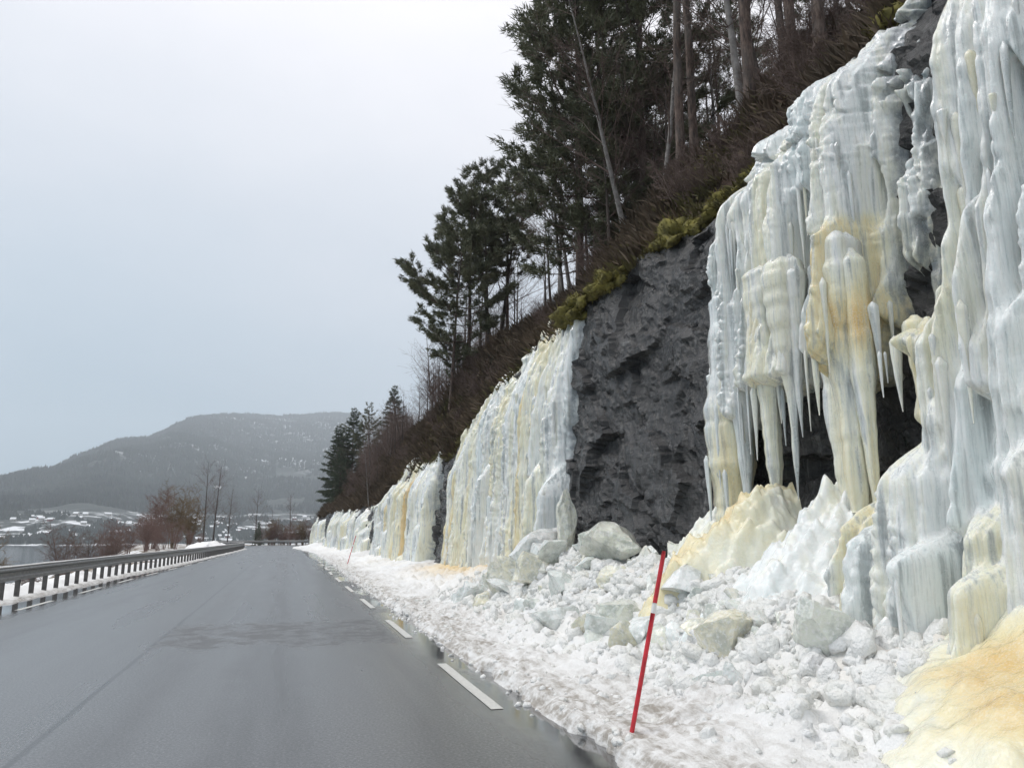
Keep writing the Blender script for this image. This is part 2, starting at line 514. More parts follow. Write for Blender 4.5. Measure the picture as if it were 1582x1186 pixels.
def bank(s, t):
    k = np.interp(s, [0, 25, 35, 60, 80], [1.22, 1.25, 1.7, 1.6, 1.2])
    t1 = 3.6
    return np.where(t < t1, k * t, k * t1 + .55 * (t - t1))


def hill_z(s, t, X=None, Y=None):
    nx = np.abs(np.interp(s, WALL[0], WNX))
    tt = t * np.maximum(nx, .3)
    n = fbm(s * .35, t * .35, 3.1, 4, 5) * .45 * sstep(0, 2, t) + fbm(s * .07, t * .05, 1.1, 3, 8) * 1.2 * sstep(3, 12, t)
    return ztop(s) - .08 + bank(s, tt) + n


def hill_at(X, Y):
    s = np.interp(Y, WALL[2], WALL[0])
    x, y, nx, ny = wall(s)
    t = X - (x + woff(s, ztop(s)))
    return float(hill_z(np.array(s), np.array(max(t, 0.0))))


ROAD_R = [(-40, 2.0), (9, 2.05), (28, 2.2), (45, 2.42), (60, 2.5), (70, 2.55), (82, 2.2), (95, 1.35), (101, 1.0), (106, 1.0), (112, 1.4), (118, 2.1), (124, 3.6), (128, 6), (132, 10.5), (137, 22), (141, 42), (144, 70)]
ROAD_L = [(-40, -6.2), (14, -6.2), (30, -6.0), (49, -5.35), (75, -4.9), (96, -4.75), (100, -5.4), (104, -8.5), (108, -10.5), (124, -11), (132, -9.5), (137, -6.5), (140, -2.5), (142.5, 4), (147, 18), (152, 38), (156, 70)]


def verge_z(X, Y):
    """snow surface between the asphalt and the cliff"""
    e = np.interp(Y, [p[0] for p in ROAD_R], [p[1] for p in ROAD_R])
    w = X - e
    z = -.02 + .13 * sstep(-.02, .16, w) + .05 * sstep(.2, 1.2, w)
    base = np.interp(Y, [0, 6, 9, 13, 16, 20, 28, 60, 110], [.45, .42, .5, .42, .40, .38, .30, .45, .5])
    z = z + base * sstep(1.1, 3.2, w)
    pile = np.exp(-((X - 4.35) / .75) ** 2) * np.interp(Y, [1, 3.6, 5.5, 9, 12, 15, 18, 22], [.0, .0, .36, .52, .54, .40, .16, 0])
    lump = fbm(X * 1.3, Y * .8, 0, 4, 21) * .07 * sstep(.1, .8, w) + (np.abs(fbm(X * 3.2, Y * 2.8, 0, 4, 33)) * .15 * sstep(.5, 1.5, w) + np.abs(fbm(X * 9, Y * 8, 0, 2, 35)) * .03 * sstep(.3, 1.0, w)) * (1 - sstep(18, 30, Y))
    edge = fbm(X * 7, Y * 5, 0, 3, 44) * .035 * sstep(-.02, .1, w)
    return z + pile + lump + edge


# ------------------------------------------------------------------ setting: ground, water, road, verges
def axis(pts):
    out = []
    for (a, b, st) in pts: out.append(np.arange(a, b, st))
    return np.concatenate(out + [[pts[-1][1]]])


gx = axis([(-2600, -400, 200), (-400, -80, 20), (-80, -30, 4), (-30, 12, 1.0), (12, 60, 6), (60, 400, 30)])
gy = axis([(-400, -40, 30), (-40, 0, 4), (0, 180, 1.5), (180, 300, 8), (300, 1100, 40)])
GX, GY = np.meshgrid(gx, gy, indexing='ij')


def ground_z(X, Y):
    sh = np.interp(Y, [-50, 40, 75, 110, 160, 190], [-7.3, -7.3, -11.5, -19, -26, -26])
    d = np.maximum(sh - X, 0)
    dy = np.maximum(Y - np.interp(X, [-30, 0, 30, 60], [160, 172, 185, 200]), 0)
    dd = np.hypot(d, dy)
    z = -.12 - 13.5 * (1 - np.exp(-dd / 30))
    z = z + fbm(X * .2, Y * .2, 0, 4, 51) * .35 * sstep(.5, 6, dd) + .12 * sstep(.2, 1.4, -6.9 - X) * (1 - sstep(1, 6, dd))
    z = z - .5 * sstep(4.8, 6.2, X - 0 * Y) * (Y < 150)
    return z


g = mesh_obj('ground', np.stack([GX, GY, ground_z(GX, GY)], -1).reshape(-1, 3), grid_faces(len(gx), len(gy)), M['ground'])
tag(g, 'snow patched ground dropping from the road to the fjord', kind='structure')
wv = [(-6500, -400, -10), (6500, -400, -10), (6500, 6500, -10), (-6500, 6500, -10)]
tag(mesh_obj('water', wv, [(0, 1, 2, 3)], M['water'], smooth=False), 'grey fjord water behind the roadside bushes', kind='structure')

ry = axis([(-40, 20, .5), (20, 100, 1.0), (100, 142, .5)])
LY = np.array([p[0] for p in ROAD_L]); LX = np.array([p[1] for p in ROAD_L])
RY = np.array([p[0] for p in ROAD_R]); RX = np.array([p[1] for p in ROAD_R])
# rows run across the road; both edges are walked by the same fraction
fr = np.linspace(0, 1, 320)


def arc(Xs, Ys):
    d = np.concatenate([[0], np.cumsum(np.hypot(np.diff(Xs), np.diff(Ys)))])
    return d / d[-1], Xs, Ys


def walk(Xs, Ys, f):
    d, a, b = arc(Xs, Ys)
    return np.interp(f, d, a), np.interp(f, d, b)


lx, ly = walk(LX, LY, fr); rx, ry_ = walk(RX + .35, RY, fr)
cw = np.linspace(0, 1, 16)
RXg = lx[:, None] * (1 - cw) + rx[:, None] * cw
RYg = ly[:, None] * (1 - cw) + ry_[:, None] * cw
road = mesh_obj('road', np.stack([RXg, RYg, np.zeros_like(RXg)], -1).reshape(-1, 3), grid_faces(len(fr), len(cw), True), M['asphalt'])
tag(road, 'wet grey asphalt road bending right at the far end', kind='structure')


def ribbon(x0, y0, x1, y1, w, z):
    t = np.array([x1 - x0, y1 - y0]); t = t / np.linalg.norm(t); n = np.array([-t[1], t[0]]) * w / 2
    a, b = np.array([x0, y0]), np.array([x1, y1])
    k = 7
    mb = MB()
    P = np.linspace(0, 1, k)[:, None]
    mid = a + (b - a) * P
    wob = rng.normal(0, .006, (k, 1))
    L, R_ = mid + n * (1 + wob * 6), mid - n * (1 - wob * 6)
    V = np.stack([np.c_[L, np.full(k, z)], np.c_[R_, np.full(k, z)]], 1).reshape(-1, 3)
    return V, grid_faces(k, 2, True)


def edge_x(y):
    return np.interp(y, [-10, 30, 45, 62, 75, 90, 100], [1.76, 1.78, 1.98, 2.12, 2.0, 1.2, .55])


y = -7.85
while y < 98:
    V, F = ribbon(edge_x(y), y, edge_x(y + 2.43), y + 2.43, .105, .004)
    mesh_obj('edge_marking', V, F[:, ::-1], M['paint'], road, False)
    y += 4.80
y = 3.2
while y < 92:
    fx = lambda q: np.interp(q, [0, 30, 49, 75, 96], [-4.95, -4.9, -4.45, -4.1, -3.95])
    V, F = ribbon(fx(y), y, fx(y + 2.4), y + 2.4, .10, .004)
    mesh_obj('edge_marking', V, F[:, ::-1], M['paint'], road, False)
    y += 4.8

# right verge
fy = axis([(-6, 16, .045), (16, 30, .09), (30, 60, .2), (60, 123, .5)])
fw = np.linspace(0, 1, 90) ** 1.15
exx = np.interp(fy, RY, RX) + (fbm(fy * 1.7, 0, 0, 4, 61) * .10 + fbm(fy * 9, 0, 0, 2, 62) * .03)
wx, wy, wnx, wny = wall(np.interp(fy, WALL[2], WALL[0]))
VX = exx[:, None] + (wx[:, None] + .5 - exx[:, None]) * fw
VY = np.repeat(fy[:, None], len(fw), 1)
VZ = verge_z(VX, VY)
VZ[:, 0] = -.03
dirt = (1 - sstep(.0, 1.3, VX - exx[:, None])) * .95 + .34 * sstep(-.2, .6, fbm(VX * .9, VY * .5, 0, 3, 71))
dirt = dirt * (.35 + .65 * (1 - sstep(40, 70, VY)))
stain = np.exp(-((VX - 4.9) / .8) ** 2) * np.interp(VY, [14, 16, 20, 25, 29], [0, .5, 1.0, .9, 0])
am = sstep(.0, 1., 1.0 - np.abs((VX - 4.0) - (VY - 3.55) * .9) / .55) * sstep(3.1, 3.6, VX) * (1 - sstep(4.6, 5.6, VY))
heapst = .35 * np.exp(-((VX - 4.3) / .8) ** 2) * np.interp(VY, [6, 9, 14, 17], [0, .8, 1, .3]) * sstep(-.3, .4, fbm(VX * 1.5, VY * 1.5, 0, 3, 73))
stain = np.clip(stain + heapst + .75 * am + .25 * np.exp(-((VY - 4.2) / 1.6) ** 2) * sstep(3.2, 4.2, VX), 0, 1)
vg = mesh_obj('snow_verge', np.stack([VX, VY, VZ], -1).reshape(-1, 3), grid_faces(len(fy), len(fw), True), M['snow'], attrs={'dirt': np.clip(dirt, 0, 1), 'stain': stain})
tag(vg, 'strip of dirty trodden snow along the foot of the cliff', kind='structure')


# left snow strip under the guardrail
def left_edge(y): return np.interp(y, LY[:6], LX[:6])


sy = axis([(0, 50, .12), (50, 98, .3)])
sw = np.linspace(0, 1, 26)
SX = (left_edge(sy) + .62 + fbm(sy * 2, 0, 0, 3, 81) * .07)[:, None] - sw * 2.1
SY = np.repeat(sy[:, None], len(sw), 1)
w_ = sw[None] * 2.1
SZ = -.03 + .10 * sstep(0, .25, w_) + .13 * sstep(.45, 1.15, w_) - .6 * sstep(1.1, 2.1, w_) + fbm(SX * 2, SY * 1.2, 0, 4, 83) * .09 * sstep(.1, 1.0, w_)
sn = mesh_obj('snow_bank', np.stack([SX, SY, SZ], -1).reshape(-1, 3), grid_faces(len(sy), len(sw)), M['snow'],
              attrs={'dirt': np.clip(.9 * (1 - sstep(.0, .45, w_)) + 0 * SX, 0, 1), 'stain': 0 * SX})
tag(sn, 'low ridge of snow under the guardrail', kind='structure')
# snow heap behind the curl of the guardrail
hy, hx = np.meshgrid(np.linspace(-1, 1, 40), np.linspace(-1, 1, 40), indexing='ij')
HZ = np.maximum(1 - hx ** 2 - hy ** 2, 0) ** .6
hp = mesh_obj('snow_bank', np.stack([-8.0 + hx * 2.6 + fbm(hx * 3, hy * 3, 0, 3, 5) * .2, 94 + hy * 10, -.2 + HZ * (1.0 + fbm(hx * 3, hy * 4, 0, 3, 9) * .2)], -1).reshape(-1, 3), grid_faces(40, 40, True), M['snow'],
              attrs={'dirt': 0 * hx, 'stain': 0 * hx})
tag(hp, 'white snow heap behind the curling end of the guardrail', kind='structure')

# ------------------------------------------------------------------ cliff and hillside
cs = axis([(-12, 2, .12), (2, 16, .05), (16, 32, .09), (32, 60, .16), (60, 132, .35), (132, 185, .8)])
cq = np.linspace(0, 1, 130)
CS = np.repeat(cs[:, None], len(cq), 1)
CZ = -.4 + (ztop(CS) + .35) * cq[None]
rec = np.exp(-((CS - 7.0) / 1.5) ** 4) * (1 - sstep(2.2, 3.6, CZ)) * .25


def facets(u, v, seed, amp, tilt):
    """broken planes: every cell of a jittered lattice is a tilted flat of its own"""
    iu, iv = np.floor(u), np.floor(v)
    best = np.full(u.shape, 9e9); out = np.zeros(u.shape)
    for du in (-1, 0, 1):
        for dv in (-1, 0, 1):
            a, b = iu + du, iv + dv; o = 0 * a
            lu = u - (a + .5 + .45 * _hash(a, b, o, seed)); lv = v - (b + .5 + .45 * _hash(a, b, o + 1, seed))
            d = lu * lu + lv * lv
            val = amp * _hash(a, b, o + 2, seed) + tilt * (_hash(a, b, o + 3, seed) * lu + _hash(a, b, o + 4, seed) * lv)
            m = d < best
            best = np.where(m, d, best); out = np.where(m, val, out)
    return out


u = CS * .95 + CZ * .3; v = CZ - CS * .3
u = u + fbm(u * .8, v * .8, 4, 3, 95) * .22; v = v + fbm(u * .8, v * .8, 8, 3, 96) * .22
rough = fbm(u * .4, v * .5, 0, 3, 91) * .14 + facets(u * .8, v * 1.3, 92, .09, .16) + facets(u * 2.3, v * 4.2, 93, .035, .07) + facets(u * 6, v * 11, 94, .012, .022) + noise(u * 14, v * 20, 0, 103) * .006
P = wall_pt(CS, CZ, 0.0 + rough - rec)
cl = mesh_obj('cliff', P.reshape(-1, 3), grid_faces(len(cs), len(cq), False), M['rock'], smooth=False)
tag(cl, 'dark grey blasted rock cliff along the right of the road', kind='structure')

ts = np.concatenate([np.linspace(-.15, 6, 42), np.linspace(6.5, 20, 28), np.linspace(22, 110, 30)])
hs = axis([(-12, 30, .3), (30, 70, .6), (70, 185, 1.2)])
HS, HT = np.meshgrid(hs, ts, indexing='ij')
x0, y0, nx0, ny0 = wall(HS)
hzt = woff(HS, ztop(HS))
HX = x0 + nx0 * hzt + HT; HY = y0 + ny0 * hzt
HZ = hill_z(HS, np.maximum(HT, 0)) - .25 * (HT < 0)
hl = mesh_obj('hillside', np.stack([HX, HY, HZ], -1).reshape(-1, 3), grid_faces(len(hs), len(ts), True), M['hill'])
tag(hl, 'steep brown forest bank above the cliff', kind='structure')

# ------------------------------------------------------------------ ice
def colset(cols, Y, Z, k=22.0, wob=0.06, seed=0):
    """smooth union of vertical ice columns: thickness and stain"""
    acc = np.exp(k * np.full(Y.shape, -.12)); st = np.zeros(Y.shape); ws = np.full(Y.shape, 1e-6)
    for i, (yc, w, zt, zb, p, sn_) in enumerate(cols):
        lo, hi = yc - w * 1.5 - wob * 2, yc + w * 1.5 + wob * 2
        c = (Y >= lo) & (Y <= hi)
        if not c.any(): continue
        y_, z_ = Y[c], Z[c]
        cx = yc + noise(z_ * .8, i * 7.7, 0, seed) * wob
        ww = w * (1 + noise(z_ * .7, i * 3.1, 5, seed) * .14) * (1 + .15 * sstep(zb + 1.2, zb, z_))
        q = np.clip(1 - ((y_ - cx) / ww) ** 2, 0, 1) ** .55
        fl = float(np.clip((zt - max(zb, 0)) * .32, .4, 1.7))
        f = sstep(zt + .05, zt - fl, z_) * sstep(zb - .05, zb + .3, z_)
        h = -.12 + (p * (1 + noise(z_ * .6, i * 5.3, 9, seed) * .16) + .12) * q * f
        ex = np.exp(k * h)
        acc[c] += ex
        st[c] += ex * sn_; ws[c] += ex
    return np.log(acc) / k, st / ws


SHEET = []


def thick(yy, zz):
    """ice thickness of the sheet built last"""
    ys, Z, h = SHEET[-1]
    i = int(np.clip(np.searchsorted(ys, yy), 0, len(ys) - 1))
    return float(np.interp(zz, Z[i], h[i]))


def fringe(parent, n, yr, zr, lr, rr_, seed, sides=10, zmin=.2, st=(.05, .4)):
    """small icicles growing out of the sheet"""
    r = np.random.default_rng(seed); k = 0
    for _ in range(n * 12):
        yy, z0 = r.uniform(*yr), r.uniform(*zr)
        t0 = thick(yy, z0)
        L = r.uniform(*lr)
        if t0 < .2 or z0 - L * .5 < zmin or thick(yy, z0 - .35) > t0 + .06: continue
        rad = r.uniform(*rr_)
        p = wall_pt(np.array(yy), np.array(z0), t0 - rad * .45)
        keep(icicle(parent, tuple(p), max(z0 - L, zmin), rad, seed + k, r.uniform(*st), .15, 1.3, sides=sides, sway=.015)); k += 1
        if k >= n: break


def ice_sheet(y0, y1, cols, res, seed, parent, zlo=.0, base=.12, extra=None, zres=None, ztopadd=.0, dz=None):
    ys = np.arange(y0, y1 + res, res); zmax = float(np.max(ztop(ys))) + ztopadd
    nq = int(zmax / (zres or res))
    Q = np.linspace(0, 1, nq)
    Y = np.repeat(ys[:, None], nq, 1)
    T = ztop(Y) + ztopadd + fbm(Y * 1.9, 0, 0, 4, seed + 3) * .26 + np.abs(noise(Y * 5, 0, 0, seed + 5)) * .22 - .05
    if dz is not None: T = T + dz(Y)
    Z = zlo + (T - zlo) * Q[None]
    h, st = colset(cols, Y, Z, seed=seed)
    yw = Y + noise(Z * .9, Y * .4, 0, seed + 9) * .05
    zc = noise(Y * 1.5, Z * .5, 3, seed + 8)
    rib = np.abs(noise(yw * 4.2, Z * .16, 0, seed + 11)) * .17 + np.abs(noise(yw * 9.5, Z * .22 , 0, seed + 12)) * .10 + np.abs(noise(yw * 21, Z * .4, zc, seed + 13)) * .065 + np.abs(noise(yw * 38, Z * .8, 0, seed + 15)) * .032 - .13
    crust = sstep(.05, .45, fbm(Y * 1.1, Z * .8, 6, 3, seed + 41))
    rib = rib + np.abs(fbm(Y * 16, Z * 11, 0, 2, seed + 43)) * .045 * crust
    lump = fbm(Y * 1.8, Z * .6, 0, 3, seed + 17) * .06 + np.abs(fbm(Y * 8, Z * 3.4, 0, 3, seed + 19)) * .02
    knob = np.clip(fbm(Y * 5, Z * 3.2, 2, 3, seed + 21) - .3, 0, 1) * .05
    lump = lump + knob
    topf = sstep(-1.2, -.2, Z - T)
    h = h + base + rib * (1 - .35 * topf) + lump * (1 + .8 * topf)
    if extra is not None: h = extra(Y, Z, h)
    # sides and crest sink into the rock
    side = np.minimum(sstep(y0, y0 + .35, Y + fbm(Z * .6, 0, 2, 3, seed + 23) * .14), 1 - sstep(y1 - .35, y1, Y + fbm(Z * .6, 0, 4, 3, seed + 29) * .14))
    h = -.3 + (h + .3) * side
    h = h - .35 * sstep(-.14, .0, Z - T)
    clear = sstep(.16, .02, h)
    st = st + fbm(yw * 2.2, Z * .25, 0, 3, seed + 31) * .16 * (1 - topf)
    V = wall_pt(Y, Z, h)
    SHEET.append((ys, Z, h))
    return mesh_obj('ice_sheet', V.reshape(-1, 3), grid_faces(len(ys), nq, False), M['ice'], parent, attrs={'stain': np.clip(st, 0, 1), 'clear': clear})


def icicle(parent, P0, ztip, r0, seed, stain=.3, clear=0.0, taper=1.0, name='icicle', sway=.05, flare=0.0, sides=22, tip=.004, mid=None):
    """a hanging rope of ice from P0 down to ztip; ridged, knobbly, tapering"""
    x, y_, z0 = P0
    L = z0 - ztip; n = max(16, int(L / .028))
    q = np.linspace(0, 1, n); z = z0 - L * q
    prof = r0 * (1 - q ** taper * (1 - tip / r0))
    if mid: prof = r0 * np.interp(q, [m[0] for m in mid], [m[1] for m in mid])
    prof = prof * (.25 + .75 * sstep(0, .07, q)) * (1 + .12 * noise(z * 3.1, seed * 1.7) + .06 * noise(z * 11, seed)) + flare * sstep(.86, 1.0, q)
    cx = x + noise(z * .7, seed * 3.3) * sway; cyy = y_ + noise(z * .7, seed * 5.1) * sway
    th = np.linspace(0, 2 * np.pi, sides, endpoint=False)
    TH, ZZ = np.meshgrid(th, z)
    ridge = 1 + .20 * fbm(np.cos(TH) * 1.9 + seed, np.sin(TH) * 1.9, ZZ * .45, 2, 7) + .08 * noise(np.cos(TH) * 5, np.sin(TH) * 5 + seed, ZZ * 1.4, 9)
    R_ = prof[:, None] * ridge
    V = np.stack([cx[:, None] + R_ * np.cos(TH), cyy[:, None] + R_ * np.sin(TH), ZZ], -1).reshape(-1, 3)
    V = np.concatenate([V, [[cx[-1], cyy[-1], z[-1] - tip]]])
    k = len(V) - 1; b = (n - 1) * sides
    tri = np.array([[b + (i + 1) % sides, b + i, k] for i in range(sides)])
    ss = stain if callable(stain) else (lambda zz: np.full_like(zz, stain))
    sa = np.concatenate([(ss(ZZ) + .12 * noise(TH * 1.5, ZZ * .4, seed)).ravel(), [0]])
    return mesh_obj(name, V, [grid_faces(n, sides, True, True), tri], M['ice'], parent, attrs={'stain': np.clip(sa, 0, 1), 'clear': np.full(len(V), clear)})


def auto_cols(y0, y1, seed, gap=(.16, .42), stains=(), zlo=0.0, pr=(.18, .5), short=.25):
    r = np.random.default_rng(seed); out = []; y = y0 + .1
    while y < y1 - .05:
        w = r.uniform(*gap) * .85
        zt = float(ztop(y)) + r.uniform(-.7, .1)
        zb = -.3
        if r.random() < short: zt = r.uniform(.8, .7 * float(ztop(y)))
        s = (.26 if y0 > 14 else .16) + r.uniform(-.12, .16) + sum(a * math.exp(-((y - c) / wd) ** 2) for c, wd, a in stains)
        p = r.uniform(*pr)
        if zt < .7 * float(ztop(y)): p = p + .12
        out.append((y, w, zt, zb, p, s)); y += r.uniform(*gap)
    return out


# nearest fall, at the right edge
fall_a = tag(empty('frozen_waterfall', (5.4, 4.0, 0)), 'massive grey-white frozen waterfall at the right edge, nearest the camera', 'ice')
fall_a_inv = Matrix.Translation((-5.4, -4.0, 0))


def keep(o):
    """children are modelled in world coordinates"""
    o.matrix_parent_inverse = Matrix.Translation(-Vector(o.parent.location))
    return o


colsA = auto_cols(1.2, 5.0, 201, (.22, .5), [(4.6, .3, .15), (3.6, .4, .12)], pr=(.3, .62), short=.3)
colsA += [(5.02, .42, 2.62, -.3, .95, .22), (5.62, .30, 2.05, -.3, .8, .55), (4.62, .5, 7.2, -.3, .55, .12), (4.15, .34, 7.0, 2.6, .62, .1), (3.7, .45, 3.3, -.3, .8, .35),
          (4.45, .3, 2.0, -.3, .95, .5), (4.9, .36, 4.6, 1.7, .62, .3), (5.32, .16, 1.9, -.3, .98, .1), (5.45, .13, 1.5, -.3, 1.0, .45), (4.78, .2, 1.7, -.3, 1.05, .2), (4.25, .22, 1.5, -.3, 1.1, .4), (4.0, .25, 2.6, -.3, .8, .2), (5.75, .12, 1.6, -.3, .85, .2), (4.6, .16, 3.4, 1.2, .8, .15), (4.35, .2, 4.6, 2.2, .72, .2), (5.3, .26, 3.5, 2.1, .60, .48), (5.15, .2, 5.4, 3.0, .3, .1)]


def exA(Y, Z, h):
    rocky = sstep(4.55, 4.95, Y) * sstep(2.9, 3.5, Z)
    n = fbm(Y * 4.2, Z * .5, 0, 4, 77)
    h = h - rocky * (.20 + .45 * sstep(-.1, .35, n) * 1.0)
    crev = np.exp(-((Y - 5.02 + .03 * (Z - 4)) / .14) ** 2) * sstep(3.4, 4.0, Z)
    h = h - crev * .7
    gro = np.exp(-((Y - 4.52) / .05) ** 2) * sstep(2.6, 3.0, Z) * (1 - sstep(4.2, 4.6, Z))
    h = h - gro * .28
    hole = np.exp(-((Y - 5.62) / .36) ** 4) * sstep(1.95, 2.2, Z) * (1 - sstep(2.7, 3.1, Z))
    for i in range(22):
        c = 2.2 + 3.3 * ((i * .618) % 1); zt = 1.6 + 5.2 * ((i * .387 + .2) % 1); ln = .5 + 1.4 * ((i * .77) % 1)
        g = np.exp(-((Y - c - .05 * noise(Z * .7, c * 9)) / (.02 + .03 * ((i * .31) % 1))) ** 2)
        h = h - (.15 + .35 * ((i * .53) % 1)) * g * sstep(zt, zt - .4, Z) * sstep(zt - ln - .5, zt - ln, Z)
    return h - hole * .8


keep(ice_sheet(1.2, 5.95, colsA, .013, 301, fall_a, zlo=-.1, extra=exA, zres=.028))
for i, (yy, z0, z1, r0, st) in enumerate([(5.42, 3.35, 2.22, .11, .5), (5.28, 3.3, 2.1, .10, .42), (5.55, 3.2, 2.5, .05, .3), (5.14, 3.2, 2.35, .08, .4), (5.72, 3.1, 2.66, .022, .1), (5.80, 3.1, 2.8, .015, .1)]):
    p = wall_pt(np.array(yy), np.array(z0), .42)
    keep(icicle(fall_a, tuple(p), z1, r0, 20 + i, st, taper=1.6))

fringe(fall_a, 45, (2.5, 5.7), (.9, 6.5), (.25, 1.0), (.02, .055), 3100)

# hanging curtain left of the crevice
fall_b = tag(empty('frozen_waterfall', (5.3, 7.4, 0)), 'tall ice curtain with long hanging icicles and a tan column, left of the dark crevice', 'ice')
colsB = [(8.72, .34, 6.2, 2.6, .42, .15), (8.32, .36, 6.6, 2.6, .58, .22), (7.95, .25, 6.6, 2.9, .45, .18), (7.55, .27, 6.7, 2.9, .58, .36), (7.12, .27, 6.8, 2.9, .55, .30), (6.78, .2, 6.8, 3.1, .36, .12),
         (6.5, .2, 6.8, 3.2, .34, .1), (6.18, .34, 5.0, 2.7, .66, .68), (6.3, .3, 6.9, 4.2, .5, .2), (5.85, .26, 6.9, 3.6, .42, .35), (5.6, .3, 7.0, 4.2, .35, .1), (6.9, .4, 6.95, 5.0, .5, .1), (7.8, .4, 6.8, 5.2, .45, .1), (8.9, .3, 6.0, 3.0, .3, .1)]


def exB(Y, Z, h):
    lowe = np.interp(Y, [5.4, 5.7, 5.9, 6.4, 6.5, 6.9, 7.3, 7.7, 8.1, 8.5, 9.1], [4.2, 3.9, 3.2, 3.0, 3.3, 3.3, 3.0, 3.0, 2.9, 2.6, 2.7]) + fbm(Y * 3.2, 0, 0, 3, 55) * .3
    h = h - .8 * sstep(lowe + .25, lowe - .2, Z)
    n = fbm(Y * 3.4, Z * .45, 3, 4, 78)
    h = h - sstep(6.08, 5.8, Y) * (.30 + .4 * sstep(-.2, .25, n)) * sstep(3.2, 4.0, Z)
    h = h - .22 * sstep(.25, .45, fbm(Y * 3.4, Z * 3, 5, 3, 79)) * sstep(5.6, 6.2, Z)
    for i, c in enumerate((5.78, 5.98, 6.42, 6.64, 6.70, 6.98, 7.04, 7.36, 7.70, 7.80, 8.10, 8.16, 8.52, 8.64)):
        zt = 6.4 - 1.3 * abs(math.sin(i * 2.3)); ln = 1.0 + 1.6 * abs(math.sin(i * 4.1))
        g = np.exp(-((Y - c - .05 * noise(Z * .7, c * 9)) / (.022 + .02 * abs(math.sin(i * 7.7)))) ** 2)
        h = h - (.16 + .3 * abs(math.sin(i * 5.9))) * g * sstep(zt, zt - .6, Z) * sstep(zt - ln - .9, zt - ln, Z)
    return h


keep(ice_sheet(5.35, 9.15, colsB, .012, 331, fall_b, zlo=2.0, extra=exB, zres=.028))
fringe(fall_b, 60, (5.5, 9.0), (2.9, 6.0), (.3, 1.2), (.015, .045), 3200, zmin=1.9)


def amber(z): return .25 + .62 * np.exp(-((z - 3.45) / .38) ** 2) + .18 * sstep(3.2, 2.0, z)


def crm(z): return .12 + .38 * sstep(3.6, 2.2, z)


ropes = [  # s, out, z0, ztip, r, stain, clear, taper, mid, name
    (8.45, .48, 4.6, 1.30, .27, crm, .0, 1, [(0, .9), (.3, 1.1), (.7, .95), (.93, .85), (1, 1.25)], 'ice_column'),
    (8.68, .36, 4.6, 1.35, .17, crm, .1, 1, [(0, 1), (.8, .85), (1, 1.0)], 'ice_column'),
    (8.14, .50, 4.4, 1.55, .13, .16, .25, 1.2, [(0, 1.2), (.5, 1), (.75, .55), (1, .12)], 'icicle'),
    (8.22, .40, 4.2, 2.15, .10, .12, .2, 1.4, None, 'icicle'),
    (7.95, .42, 3.9, 2.55, .09, .1, .2, 1.6, None, 'icicle'),
    (7.55, .56, 4.6, 1.78, .21, .34, .0, 1, [(0, 1.15), (.3, 1.0), (.5, .72), (.62, .50), (.85, .42), (1, .16)], 'icicle'),
    (7.42, .50, 4.4, 2.65, .11, .3, .1, 1.5, None, 'icicle'),
    (7.16, .55, 4.6, 1.80, .21, .26, .05, 1, [(0, 1.1), (.3, .95), (.5, .6), (.6, .28), (.8, .18), (1, .03)], 'icicle'),
    (7.02, .50, 4.4, 2.45, .10, .2, .15, 1.5, None, 'icicle'),
    (6.78, .34, 4.4, 2.78, .11, .08, .55, 1.5, None, 'icicle'),
    (6.60, .34, 4.3, 2.50, .09, .08, .5, 1.6, None, 'icicle'),
    (6.34, .52, 4.4, 1.60, .17, amber, .0, 1, [(0, 1), (.3, 1.25), (.6, .95), (1, .85)], 'ice_column'),
    (6.16, .62, 4.5, 1.62, .18, amber, .0, 1, [(0, 1), (.3, 1.3), (.55, .9), (.9, .5), (1, .42)], 'ice_column'),
    (5.98, .56, 4.2, 1.70, .11, amber, .0, 1, [(0, 1), (.3, 1.3), (.6, .85), (.9, .45), (1, .3)], 'icicle'),
    (6.48, .44, 4.2, 1.75, .08, .2, .2, 1, [(0, 1), (.6, .8), (1, .5)], 'icicle'),
    (5.82, .48, 3.6, 2.90, .045, .1, .2, 1.5, None, 'icicle'),
    (8.05, .46, 3.0, 2.0, .025, .05, .3, 1.3, None, 'icicle'),
    (8.58, .58, 2.4, 1.45, .035, .1, .2, 1.3, None, 'icicle'),
    (8.30, .56, 2.2, 1.42, .03, .1, .2, 1.3, None, 'icicle'),
]
for i, (s, out, z0, z1, r0, st, clr, tp, mid, nm) in enumerate(ropes):
    p = wall_pt(np.array(s), np.array(z0), out)
    keep(icicle(fall_b, tuple(p), z1, r0, 40 + i, st, clr, tp, nm, mid=mid, sway=.035))

# broad curtain beyond the bare rock
fall_c = tag(empty('frozen_waterfall', (5.3, 20, 0)), 'broad pale yellow-white ice curtain just beyond the bare dark rock', 'ice')
keep(ice_sheet(14.6, 25.9, auto_cols(14.8, 25.8, 211, (.2, .5), [(16.6, .25, .3), (17.3, .2, .45), (19.6, .5, .12), (22.6, .4, .25), (24.6, .4, .3), (25.6, .3, .3)], pr=(.16, .38), short=.22), .022, 341, fall_c, zlo=.05, base=.2, zres=.04,
                 dz=lambda Y: .5 * np.exp(-((Y - 16.2) / .9) ** 2) - .25 * np.exp(-((Y - 18.6) / .4) ** 2) - .3 * np.exp(-((Y - 22.2) / .3) ** 2)))
fringe(fall_c, 40, (14.9, 25.6), (1.0, 5.0), (.5, 1.6), (.03, .08), 3300, zmin=.4)

